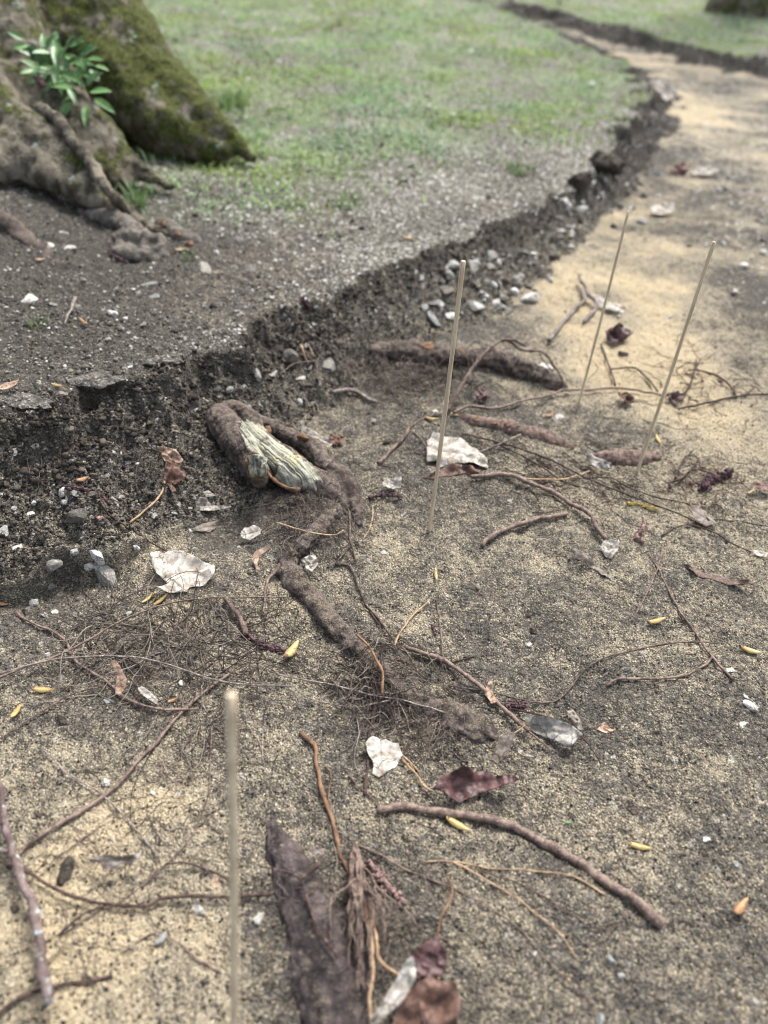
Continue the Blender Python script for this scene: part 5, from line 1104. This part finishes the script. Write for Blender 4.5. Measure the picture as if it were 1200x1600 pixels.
twig("tan_root", "tan rootlet curving up from the slanting twig's upper end", "root", [(618, 1008), (622, 995), (640, 967), (655, 953), (671, 939)], 3.5, 3, RTN, .002)
twig("thin_root", "straight thin rootlet above the slanting twig", "root", [(682, 936), (687, 975), (690, 1005), (692, 1030)], 3, 3, R_, .001)
twig("tan_root", "pale rootlet crossing the stump's fuzzy mound", "root", [(432, 817), (450, 822), (482, 831), (522, 836), (536, 828)], 3, 2.5, RTN, .006)
twig("orange_root", "orange rootlet on top of the dark bared root's frayed middle", "root", [(558, 992), (575, 1008), (588, 1030), (597, 1050), (597, 1085)], 4, 6, RO, .012)
twig("dark_root", "purple-brown root piece leading to the dark purple catkin", "root", [(352, 935), (364, 952), (377, 970), (386, 992)], 9, 11, M['bark_red'], .002)
twig("thin_root", "wavy rootlet from the wine-red catkin down to the big bleached leaf", "root", [(154, 768), (158, 785), (170, 803), (198, 823), (232, 846), (255, 858), (276, 868)], 3.5, 3, RD, .002)
twig("tan_root", "pale hooked rootlet under the torn leaves on the bank", "root", [(257, 752), (253, 768), (240, 785), (227, 796), (214, 808), (203, 817)], 4, 4, RTN, .002)
twig("grey_twig", "short thick grey stick on the bank behind the stump", "twig", [(520, 612), (538, 610), (555, 612), (572, 621), (588, 628)], 8, 7, M['twig_grey'], .002)
twig("tan_root", "little pale rootlet stub on the bank above the stump", "root", [(470, 539), (474, 550), (478, 561), (484, 567)], 6, 3, RTN, .006, branches=[([(480, 537), (486, 547), (490, 556)], 3, 3)])
twig("thin_root", "curved rootlet on the bank between grey stones", "root", [(438, 585), (450, 574), (464, 567), (492, 565)], 3, 2.5, R_, .004)
twig("flat_stick", "flat pinkish-grey stick lying on the bank top", "twig", [(117, 466), (112, 480), (106, 494), (100, 508)], 7, 3, M['twig_grey'], .001)
twig("dark_twig", "dark twig on bank soil left of the stump", "twig", [(166, 696), (195, 698), (225, 695), (252, 708)], 2.5, 2.5, RD, .001)
twig("tan_root", "tan rootlet right of the stump's mound", "root", [(582, 790), (582, 810), (576, 828), (568, 842)], 3, 2, RTN, .001)
twig("thin_twig", "dark forked rootlet on the thick root in the lower middle", "root", [(402, 1350), (440, 1362), (465, 1372), (475, 1384), (485, 1420), (500, 1455), (526, 1495)], 3, 6, RD, .014, branches=[([(470, 1378), (485, 1365), (500, 1350)], 7, 10)])
twig("thin_root", "thin rootlet with a pale kink near the dark leaf's stalk", "root", [(628, 1185), (645, 1205), (660, 1222), (672, 1236)], 4, 3, RTN, .003)
twig("thin_root", "fine dark root from the mound to open soil above the reddish leaf", "root", [(700, 1115), (740, 1136), (775, 1155), (800, 1170), (824, 1186)], 3, 2, RD, .005)
twig("thin_root", "short dark stroke of root above the slanting twig's middle", "root", [(700, 1036), (725, 1030), (760, 1022)], 3, 2, RD, .001)
twig("thin_root", "long root along the left of the sand below the fine root tangle", "root", [(-8, 1158), (20, 1140), (60, 1115), (110, 1085), (160, 1072)], 4, 2.5, R_, .002)

# bundle of fine root strands joined at one knot
bag = Bag(); gb = np.random.default_rng(71)
knot = (554, 1322)
for i in range(26):
    e = (gb.normal(575, 34), gb.uniform(1430, 1560)); k1 = (560 + gb.normal() * 6 + (e[0] - 560) * .2, 1370 + gb.normal() * 8); k2 = (566 + gb.normal() * 10 + (e[0] - 566) * .6, 1420 + gb.normal() * 10)
    Q = px_path([knot, k1, k2, e], 0, [.006, .010 + gb.uniform(0, .006), .012 + gb.uniform(0, .010), .004 + gb.uniform(0, .008)], n=34, wob=.0016, seed=300 + i)
    v, f = tube(Q, np.linspace(.0008, .0004, 34) * gb.uniform(.7, 1.5), 6, .2, i); bag.add(v, f, None)
o = mesh_obj("root_bundle", bag.verts(), bag.f, M['root'], origin=G(*knot)); tag(o, "sheaf of fine brown root strands fanning toward the bottom leaves", "roots")
bag = Bag()
for pts in ([(560, 1390), (576, 1420), (588, 1460), (592, 1500), (612, 1520), (640, 1536)], [(578, 1440), (582, 1490), (578, 1560), (580, 1610)]):
    Q = px_path(pts, .012, n=30, wob=.001, seed=9); v, f = tube(Q, np.linspace(.0012, .0010, 30), 6, .2, 3); bag.add(v, f)
o = mesh_obj("root_bundle", bag.verts(), bag.f, M['root_tan'], origin=G(576, 1440)); tag(o, "two pale thicker strands within the sheaf of fine roots", "roots")

# ------------------------------------------------------------------ stones
SW, SG, SB, SD = M['stone_w'], M['stone_g'], M['stone_b'], M['stone_d']
for a in [
    (101, 313, 13, SW, "round white stone at the flare's foot above the other white stones"),
    (101, 366, 15, SW, "white stone midway between the flare's foot and a white pair"),
    (80, 386, 13, SW, "left stone of the white pair on dark humus"),
    (106, 389, 20, SW, "flat right stone of the white pair on dark humus"),
    (46, 467, 20, SW, "flat white stone above the tiny bright grass tuft"),
    (82, 475, 12, SG, "grey pebble left of the flat stick on the bank top"),
    (234, 446, 22, SG, "flat grey slab-like stone on the pale path soil below the curled root"),
    (216, 462, 16, SG, "grey stone just left below the flat slab-like stone"),
    (240, 464, 14, SB, "bluish chip right below the flat slab-like stone"),
    (175, 491, 18, SW, "white angular stone right of the orange bud scale on the bank top"),
    (195, 499, 12, SW, "small white stone beside the white angular one on the bank top"),
    (225, 507, 14, SG, "crumbly pale stone on the bank top above the dark crust"),
    (338, 396, 13, SW, "white pebble right of the root end with orange wounds"),
    (376, 378, 22, SG, "light grey stone in weeds at the lawn's near edge"),
    (390, 422, 18, SG, "pale stone half sunk in the path soil's middle"),
    (365, 417, 14, SG, "smaller pale stone left of the half-sunk one in the path soil"),
    (320, 424, 34, SG, "long flat grey stone lying in path soil below the wounded root"),
    (5, 339, 14, M['stone_p'], "pinkish stone above the dark root at the left border"),
    (84, 760, 13, SB, "bluish stone left of the wine-red catkin"),
    (101, 771, 18, SW, "larger white stone under the wine-red catkin"),
    (102, 783, 12, SW, "small white stone beneath the larger white one"),
    (119, 771, 11, SB, "dark bluish pebble right of the larger white stone"),
    (5, 829, 20, SW, "pale stone at the left border above the gravel ledge"),
    (47, 806, 13, SW, "bright elongated white stone on the dark bank"),
    (20, 794, 10, SW, "small white stone above the pale one at the left border"),
    (116, 810, 34, SD, "big dark angular stone in the bank under the wine-red catkin"),
    (179, 783, 16, SG, "grey stone touching the wine-red catkin's lower end"),
    (145, 774, 16, SD, "dark stone below the wine-red catkin's middle"),
    (176, 832, 13, SG, "grey stone on the bank beside the wavy rootlet"),
    (213, 858, 13, SW, "white stone upright beside the big bleached leaf"),
    (243, 806, 13, SB, "pale bluish stone right of the pale hooked rootlet"),
    (155, 809, 10, M['stone_p'], "tan pebble right of the big dark angular stone"),
    (192, 704, 20, SD, "dark wedge stone under a rootlet on the bank"),
    (274, 675, 9, M['stone_p'], "tan pebble above the pale torn leaf"),
    (55, 943, 20, SW, "large white stone below the gravel ledge"),
    (41, 956, 22, SD, "dark stone beside the large white one below the ledge"),
    (69, 961, 13, SW, "white stone right below the large white one under the ledge"),
    (85, 957, 11, SW, "small white stone furthest right of those under the ledge"),
    (79, 915, 12, SG, "grey pebble directly under the gravel ledge's shadow"),
    (166, 896, 52, SG, "big grey stone embedded at the gravel ledge's right end"),
    (152, 869, 30, SW, "pale crumbly stone on top of the gravel ledge"),
    (118, 861, 16, SW, "white stone on top of the gravel ledge left of the crumbly one"),
    (140, 886, 14, SW, "small white stone on the ledge rim"),
    (85, 880, 26, SG, "greyish stone set in the middle of the ledge rim"),
    (28, 856, 16, SW, "thin white stone on the ledge near the left border"),
    (340, 608, 12, SG, "grey pebble above the cut stump's top, left of a pair"),
    (358, 607, 15, SB, "light bluish pebble above the cut stump's top"),
    (382, 606, 11, SB, "small bluish pebble right of the light one above the stump"),
    (456, 561, 30, SD, "broad dull stone in the bank under the pale rootlet stub"),
    (400, 588, 18, SG, "elongated grey stone slanting on the bank above the stump"),
    (427, 585, 15, SG, "roundish grey stone right of the elongated slanting one"),
    (475, 594, 20, SW, "pale stone sitting free on the bank, lowest of its cluster"),
    (513, 575, 30, SG, "large pale grey stone right of the pale rootlet stub"),
    (484, 577, 11, SG, "grey pebble between the rootlet stub and the pale free stone"),
    (489, 588, 12, SD, "dark pebble just above the pale free stone"),
    (470, 629, 12, SB, "bluish chip on the bank above the white folded leaf"),
    (664, 483, 22, SB, "bluish stone at the rubble heap's left end"),
    (683, 477, 20, SW, "white round stone beside the bluish one at the heap's left end"),
    (677, 500, 24, SB, "grey-blue stone at the bottom of the heap's left end"),
    (704, 495, 20, SW, "bright stone right behind the sharp skewer"),
    (743, 483, 30, SG, "wedge-shaped grey stone right of the sharp skewer"),
    (733, 418, 26, SG, "smooth grey stone behind the sharp skewer's top"),
    (765, 405, 22, SG, "pale angular stone right of the sharp skewer's top"),
    (694, 455, 30, SD, "dark flat stone under the bank lip left of the sharp skewer"),
    (775, 476, 22, SW, "pale stone in the rubble's middle front"),
    (826, 470, 30, SW, "large white stone on the rubble's right foot"),
    (806, 440, 24, SG, "grey stone leaning at the rubble's right side"),
    (793, 488, 22, SG, "dull stone at the rubble's lower right"),
    (848, 577, 26, SW, "crumbled pale stone tucked behind the log-like root"),
    (1000, 347, 16, SB, "round bluish stone beside the faint skewer's top"),
    (955, 331, 16, SW, "white stone on the trench slope left of the faint skewer's top"),
    (882, 317, 15, SW, "pale stone under the big dark clod, lower left"),
    (893, 366, 12, SW, "white pebble on the slope above bright sand"),
    (974, 553, 17, SD, "dark oval pebble on bright sand beyond the skewers"),
    (967, 495, 10, SW, "white pebble by the faint skewer under the white fragment"),
    (1158, 419, 24, SW, "pale crumbly stone on dark soil at the right"),
    (1148, 458, 13, SW, "white pebble below the pale crumbly stone at the right"),
    (1192, 397, 14, SW, "white pebble at the right border on dark soil"),
    (827, 1008, 10, SW, "single white pebble on open sand above the wide arc of root"),
    (601, 865, 10, SW, "white pebble left of the sharp skewer's foot"),
    (168, 1098, 13, SB, "blue-grey pebble below the crooked brown root"),
    (172, 1112, 8, SG, "little grey pebble under the blue-grey one"),
    (1142, 1048, 15, SW, "pale pebble at the lower end of the straight-running root"),
    (1174, 1103, 20, SW, "white flattish pebble near the right border"),
    (1160, 1132, 13, SW, "white pebble just below the flattish one near the right border"),
    (1165, 1089, 9, SW, "tiny white pebble above the flattish one near the right border"),
    (1006, 1277, 11, SB, "bluish-white pebble in a dark spot right of the curved twig"),
    (955, 1501, 15, SB, "bluish-white pebble at the bottom right below the curved twig's end"),
    (973, 1524, 12, SW, "white pebble diagonally below the bluish-white one at the bottom"),
    (836, 1490, 9, SW, "small white pebble at the end of the pale forked root"),
    (865, 1493, 9, SG, "grey pebble right of the pale forked root's end"),
    (165, 1222, 17, SW, "striped white pebble beside the smooth brown root twig"),
    (202, 959, 10, SW, "white pebble at the fine root tangle's upper edge"),
    (73, 1024, 12, SW, "white pebble on sand between two long twigs at the left"),
    (282, 1069, 12, SW, "white pebble above the blurred skewer's top, left of it"),
    (96, 1061, 10, SG, "grey pebble left of the yellow bud scale on sand"),
    (251, 1470, 22, SB, "blurred pale bluish stone on the sand in the lower left"),
    (311, 1420, 18, SW, "blurred white stone left of the blurred skewer"),
    (403, 1437, 22, SW, "blurred pale stone right of the blurred skewer"),
    (240, 1240, 12, SW, "white crumbly pebble right of the silvery straight twig"),
    (938, 1595, 20, SB, "blurred pale stone at the very bottom right"),
    (1152, 1350, 11, SB, "small bluish pebble right of the yellow bud scale"),
    (1103, 1312, 12, SW, "crumbly pale pebble above the small bluish one at the right"),
    (583, 658, 11, SG, "small grey stone at the lower end of the bank, below the thick grey stick"),
    (872, 652, 14, SW, "white seed-like pebble on sand behind the half-buried root"),
    (679, 643, 10, SW, "white pebble left of the sharp skewer above the yellow-black bud"),
]:
    stone(a[0], a[1], a[2], a[3], a[4], asp=1.25 if "long" in a[4] or "flat" in a[4] else 1.0, flat=.4 if "flat" in a[4] else .62, name="pebble" if "pebble" in a[4] else "stone", cat="pebble" if "pebble" in a[4] else "stone")

# the rest of the rubble heap: stones nothing tells apart
gr = np.random.default_rng(41)
k = 0
while k < 84:
    x, y = gr.normal(775, 62), gr.normal(440, 34)
    if not (650 < x < 870 and 385 < y < 505) or y > 500 - (x - 790) * .75: continue
    stone(x, y, 6 + 13 * gr.uniform() ** 1.6, (SG, SG, SW, SD, SD)[gr.integers(5)], "pale angular stone in the loose rubble heap below the bank edge", "stone", "stones of the loose rubble heap", sink=.1); k += 1
k = 0
while k < 46:
    x, y = gr.uniform(855, 1040), gr.uniform(235, 395)
    if abs(y - (395 - (x - 860) * 1.0)) > 62: continue
    stone(x, y, gr.uniform(7, 15), (SG, SW, SD)[gr.integers(3)], "small blurred stone on the trench slope around the big dark clod", "stone", "small stones on the trench slope", sink=.15); k += 1
for k in range(22):
    stone(gr.uniform(20, 380), gr.uniform(690, 860), gr.uniform(6, 11), (SG, SW, SB)[gr.integers(3)], "small pale pebble set in the dark bank soil left of the stump", "pebble", "small pebbles in the dark bank soil", name="pebble")
for k in range(20):
    stone(gr.uniform(1020, 1200), gr.uniform(290, 520), gr.uniform(6, 12), (SG, SW)[gr.integers(2)], "small pale pebble on the far right sand beyond the leaning skewer", "pebble", "small pebbles on the far right sand", name="pebble")

# ------------------------------------------------------------------ clods and crust slabs
def clod(px, py, size, label, mat=None, flat=.75, asp=1.2, sink=.2, name="soil_clod", cat="soil clod", facets=5, rough=.42, vox=None):
    g_ = G(px, py); r = size * depth_of(g_) / FPX / 2; sd = nseed(); v, f = stone_shape(r, sd, 4, flat, facets, .06, asp)
    v = v * (1 + rough * .5 * fb3(v, 2.2 / r, 4, sd))[:, None]; n = gnormal(g_[0], g_[1], r); c = g_ + n * r * flat * (1 - 2 * sink) * .6
    o = mesh_obj(name, v + c, f, mat or M['clod'], origin=c, smooth=False); return tag(o, label, cat)
clod(936, 262, 58, "big dark soil clod overhanging the trench edge", flat=.7)
clod(905, 286, 40, "dark clod left below the big one at the trench edge")
clod(103, 1362, 40, "dark crumbly clod lying on yellow sand at the lower left", flat=.62, rough=.3)
clod(98, 1126, 20, "small dark clod on sand under the left bud scales", flat=.5, rough=.3)
clod(605, 690, 16, "little dark clod by the dark brown rootlet", flat=.5, rough=.3)
clod(826, 959, 16, "small grey crumb clod on open sand", flat=.5, rough=.3)
clod(833, 988, 14, "dark crumb clod above the single white pebble", flat=.5, rough=.3)
clod(985, 1262, 26, "dark crumb spot clod left of the bluish-white pebble", flat=.3, rough=.3)
def crust(px, py, w_, d_, th, label, seed, yaw=0, dz=.006, pitch=.1):
    """a broken piece of the hard path crust: flat rough top, torn dark sides"""
    g_ = G(px, py); mp = depth_of(g_) / FPX; W, Dp = w_ * mp / 2, d_ * mp / 2; gg = np.random.default_rng(seed); n = 40; lay = 7; V = []
    ang = np.linspace(0, 6.283, n, endpoint=False); rad = 1 + .16 * n2(np.cos(ang) * 2, np.sin(ang) * 2, 1.3, seed) + .07 * n2(np.cos(ang) * 6, np.sin(ang) * 6, 1.5, seed + 1)
    for q in range(lay):
        t_ = q / (lay - 1); sc_ = (1 - .22 * t_ + .06 * math.sin(t_ * 9)); V.append(np.stack([W * rad * sc_ * np.cos(ang), Dp * rad * sc_ * np.sin(ang), np.full(n, -th * t_)], 1))
    rings = []
    for s_ in (.82, .62, .42, .2): rings.append(np.stack([W * rad * s_ * np.cos(ang), Dp * rad * s_ * np.sin(ang), np.full(n, th * .06)], 1))
    V = np.vstack(V + rings + [np.array([[0, 0, th * .07]]), np.array([[0, 0, -th]])])
    V = V + (.0016 * np.stack([fb3(V, 120, 3, seed), fb3(V, 120, 3, seed + 3), fb3(V, 160, 3, seed + 6)], 1))
    F = []
    for q in range(lay - 1):
        for i in range(n): F.append((q * n + (i + 1) % n, q * n + i, (q + 1) * n + i, (q + 1) * n + (i + 1) % n))
    prev = 0
    for s_ in range(4):
        cur = (lay + s_) * n
        for i in range(n): F.append((prev + i, prev + (i + 1) % n, cur + (i + 1) % n, cur + i))
        prev = cur
    a_ = (lay + 4) * n
    for i in range(n): F.append((prev + i, prev + (i + 1) % n, a_)); F.append(((lay - 1) * n + (i + 1) % n, (lay - 1) * n + i, a_ + 1))
    Rm = np.array(Matrix.Rotation(yaw, 3, 'Z') @ Matrix.Rotation(pitch, 3, 'X')); c = g_ + np.array([0, 0, dz])
    o = mesh_obj("crust_chunk", V @ Rm.T + c, F, M['slab'], origin=c, smooth=False)
    me = o.data; me.materials.append(M['clod'])
    for p in me.polygons:
        if p.normal.z < .55: p.material_index = 1
    return tag(o, label, "crust chunk")
crust(150, 602, 78, 34, .020, "loose slab of grey path crust jutting over the dark bank", 3, .15, .006, .14)
crust(38, 632, 92, 34, .016, "wide slab of grey path crust at the left border", 5, -.1, .004, .10)
crust(255, 566, 60, 20, .014, "small piece of path crust on the bank lip right of the loose slab", 8, .3, .002, .12)

# ------------------------------------------------------------------ grains: the uncountable grit on the ground
def grit(name, n, sampler, smin, smax, seed, cols, label):
    g = np.random.default_rng(seed); x, y = sampler(g, n); n = len(x); z = hz(x, y); v0, f0 = ico(1)
    oct_v = np.array([[1, 0, 0], [-1, 0, 0], [0, 1, 0], [0, -1, 0], [0, 0, 1], [0, 0, -1], ], float); oct_f = np.array([[0, 2, 4], [2, 1, 4], [1, 3, 4], [3, 0, 4], [2, 0, 5], [1, 2, 5], [3, 1, 5], [0, 3, 5]])
    s = smin * (smax / smin) ** (g.uniform(0, 1, n) ** 2.2)
    a = g.uniform(0, 6.283, n); V = oct_v[None] * g.uniform(.55, 1.15, (n, 6, 1)); V[:, :, 2] *= .7; V = V + g.normal(size=V.shape) * .16
    c, si = np.cos(a)[:, None], np.sin(a)[:, None]; Vx = V[:, :, 0] * c - V[:, :, 1] * si; Vy = V[:, :, 0] * si + V[:, :, 1] * c
    V = np.stack([Vx, Vy, V[:, :, 2]], 2) * s[:, None, None] + np.stack([x, y, z + s * .25], 1)[:, None, :]
    F = (np.arange(n)[:, None, None] * 6 + oct_f[None]).reshape(-1, 3)
    o = mesh_obj(name, V.reshape(-1, 3), F, M['grain'], smooth=False); ci = g.integers(len(cols), size=n); cc = np.array(cols)[ci] * g.uniform(.7, 1.25, (n, 1)); attr(o.data, "tint", np.repeat(cc, 6, 0), 'C')
    return tag(o, label, None, None, "stuff")
def lin(*c): return srgb(*c)[:3]
def floor_pts(g, n):
    y = .12 + 1.9 * g.uniform(0, 1, n * 2) ** 1.7; x = g.uniform(-1.1, 1.1, n * 2) * halfw(y); zz, mk = terrain(x, y)
    k = (mk['top'] < .5) & (mk['t'] < .05); return x[k][:n], y[k][:n]
def face_pts(g, n):
    y = .35 + 2.0 * g.uniform(0, 1, n * 12) ** 1.8; x = g.uniform(-1.1, 1.1, n * 12) * halfw(y); zz, mk = terrain(x, y)
    k = (mk['top'] < .5) & (mk['t'] > .05); return x[k][:n], y[k][:n]
def top_pts(g, n):
    y = .5 + 2.4 * g.uniform(0, 1, n * 4) ** 1.6; x = g.uniform(-1.1, .7, n * 4) * halfw(y); zz, mk = terrain(x, y)
    k = (mk['top'] > .5) & (mk['top2'] < .5); return x[k][:n], y[k][:n]
grit("sand_grains", 62000, floor_pts, .0004, .0015, 51, [lin(184, 168, 134), lin(152, 136, 108), lin(60, 56, 52), lin(84, 78, 70), lin(120, 112, 100), lin(44, 40, 38)], "coarse sand grains all over the excavation floor")
grit("soil_crumbs", 36000, face_pts, .0005, .0028, 52, [lin(44, 40, 37), lin(62, 57, 52), lin(84, 78, 70), lin(104, 97, 86), lin(40, 36, 34), lin(58, 52, 47), lin(128, 120, 107)], "dark soil crumbs all over the bank face")
grit("gravel", 46000, top_pts, .0006, .0028, 53, [lin(140, 135, 125), lin(112, 106, 97), lin(84, 78, 72), lin(172, 167, 157), lin(58, 54, 50), lin(70, 65, 60), lin(124, 117, 104)], "crushed stone grit all over the bank top")

def crumbs(name, n, sampler, smin, smax, seed, cols, label):
    """rough little lumps of earth, each a noisy ball"""
    g = np.random.default_rng(seed); x, y = sampler(g, n); n = len(x); z = hz(x, y); v0, f0 = ico(2); f0 = np.array(f0); s = smin * (smax / smin) ** (g.uniform(0, 1, n) ** 2.0); m_ = len(v0)
    off = g.uniform(-50, 50, (n, 1, 3)); P = (v0[None] * np.stack([g.uniform(.7, 1.3, n), g.uniform(.6, 1.1, n), g.uniform(.5, .9, n)], 1)[:, None, :])
    q = (P * 1.6 + off).reshape(-1, 3); P = P * (1 + .55 * n3(q, 1.4, seed) + .40 * n3(q, 3.2, seed + 1)).reshape(n, m_, 1)
    V = P * s[:, None, None] + np.stack([x, y, z + s * .15], 1)[:, None, :]; F = (np.arange(n)[:, None, None] * m_ + f0[None]).reshape(-1, 3)
    o = mesh_obj(name, V.reshape(-1, 3), F, M['grain'], smooth=False); cc = np.array(cols)[g.integers(len(cols), size=n)] * g.uniform(.75, 1.25, (n, 1)); attr(o.data, "tint", np.repeat(cc, m_, 0), 'C')
    return tag(o, label, None, None, "stuff")
grit("gravel", 7000, top_pts, .0009, .0034, 55, [lin(190, 187, 178), lin(160, 156, 147), lin(206, 204, 198), lin(136, 131, 121)], "scattered pale limestone chips on the bank top")
def lip_pts(g, n):
    y = .45 + 2.6 * g.uniform(0, 1, n * 40) ** 1.8; x = g.uniform(-1.1, 1.1, n * 40) * halfw(y); zz, mk = terrain(x, y); k = (mk['top'] < .5) & (mk['t'] > .66) & (mk['t'] < .99); return x[k][:n], y[k][:n]
crumbs("soil_clods", 3400, face_pts, .0007, .0028, 57, [lin(76, 69, 61), lin(98, 90, 79), lin(60, 54, 48), lin(118, 109, 96)], "crumbly lumps of earth over the bank slope")
crumbs("soil_clods", 2400, lip_pts, .0009, .0042, 58, [lin(52, 46, 41), lin(70, 63, 56), lin(40, 36, 32), lin(88, 80, 70)], "dark ragged lumps of humus hanging along the bank lip")
crumbs("soil_clods", 700, floor_pts, .0008, .0024, 59, [lin(104, 96, 84), lin(126, 116, 100), lin(84, 77, 68)], "small soil crumbs on the excavation floor")
crumbs("soil_clods", 1300, top_pts, .0012, .0045, 60, [lin(78, 73, 66), lin(112, 106, 96), lin(58, 54, 49), lin(140, 134, 122)], "soil crumbs on the bank top")
# ------------------------------------------------------------------ fine root hair
def hairs(name, label, n, area, ln, rad, lift, seed, heading=None, spread=1.0, cols=((88, 77, 71), (116, 104, 96), (66, 58, 54), (148, 136, 124))):
    g = np.random.default_rng(seed); k, m_ = 3, 13; V = np.empty((n, m_, k, 3)); C = np.empty((n, 3))
    cx, cy, rx, ry = area
    for i in range(n):
        while True:
            p = G(cx + rx * g.normal() * .55, cy + ry * g.normal() * .55)
            if p[2] < .5: break
        a = (heading if heading is not None else 0) + (g.normal() * spread if heading is not None else g.uniform(0, 6.28)); L = ln * g.uniform(.4, 1.5); st = L / m_
        lf = lift * g.uniform(.1, 1.0) ** 2; w0 = rad * g.uniform(.6, 1.5); P = []; x, y = p[0], p[1]; cur = g.normal() * .12
        for q in range(m_):
            P.append((x, y)); a += cur + g.normal() * .22; x += math.cos(a) * st; y += math.sin(a) * st
        P = np.array(P); t_ = np.linspace(0, 1, m_); z = hz(P[:, 0], P[:, 1]) + w0 * .6 + lf * np.sin(t_ * math.pi) * (1 + .4 * np.sin(t_ * 9 + i)); T = np.gradient(P, axis=0); T /= np.linalg.norm(T, axis=1)[:, None] + 1e-9
        N = np.stack([-T[:, 1], T[:, 0]], 1); R = w0 * (1 - .55 * t_)
        for j in range(k):
            b_ = j / k * 6.283; V[i, :, j, :2] = P + N * (R * math.cos(b_))[:, None]; V[i, :, j, 2] = z + R * math.sin(b_)
        C[i] = np.array(lin(*cols[g.integers(len(cols))])) * g.uniform(.7, 1.2)
    ii = np.arange(n * m_ * k).reshape(n, m_, k); F = np.concatenate([np.stack([ii[:, :-1, j], ii[:, :-1, (j + 1) % k], ii[:, 1:, (j + 1) % k], ii[:, 1:, j]], -1).reshape(-1, 4) for j in range(k)], 0)
    o = mesh_obj(name, V.reshape(-1, 3), F, M['hair']); attr(o.data, "tint", np.repeat(C, m_ * k, 0), 'C'); return tag(o, label, None, None, "stuff")
hairs("fine_roots", "fuzz of hair roots over the stump's mound", 900, (490, 790, 75, 58), .022, .00026, .006, 61)
hairs("fine_roots", "tangle of fine roots on the floor at the left", 240, (270, 1010, 160, 75), .075, .0004, .014, 62)
hairs("fine_roots", "downward fine roots at the left of the blurred skewer", 110, (290, 1150, 110, 100), .05, .0003, .005, 63, -1.5, .5)
hairs("fine_roots", "frayed fine roots around the dark bared root", 300, (585, 1045, 60, 60), .04, .00042, .014, 64, -.9, .8)
hairs("fine_roots", "fine roots over the buried mound above the reddish leaf", 200, (670, 1130, 80, 50), .035, .0003, .006, 65)
hairs("fine_roots", "root hair around the log-like root", 420, (650, 585, 110, 42), .05, .0004, .022, 66)
hairs("fine_roots", "fine twig tangle below the half-buried root", 240, (880, 730, 190, 55), .05, .0003, .006, 67, -.35, .5, cols=((60, 46, 42), (84, 68, 60), (110, 92, 80)))
hairs("fine_roots", "root hair hanging from the dark bank", 520, (230, 680, 260, 110), .026, .0002, .005, 68, -1.5, .9)
hairs("fine_roots", "fine roots around the sheaf at the bottom", 260, (560, 1430, 95, 95), .035, .0003, .012, 69, -1.4, .5)
hairs("fine_roots", "loose fine roots strewn over the excavation floor", 340, (760, 1080, 420, 330), .030, .0002, .002, 70)
hairs("fine_roots", "loose fine roots strewn over the left sand", 170, (200, 1330, 200, 170), .035, .00025, .003, 71)
hairs("fine_roots", "purple twiglets at the right among the catkins", 110, (1110, 750, 70, 40), .035, .0003, .008, 72, cols=((66, 46, 48), (90, 68, 64), (120, 100, 88)))
hairs("fine_roots", "thin dry stalks strewn on the bank top", 130, (260, 480, 260, 60), .014, .0003, .003, 73, cols=((180, 166, 140), (150, 136, 112)))
hairs("fine_roots", "dark twiglets on the far sand", 60, (1080, 600, 130, 50), .06, .0005, .008, 74, cols=((66, 50, 46), (90, 70, 62)))
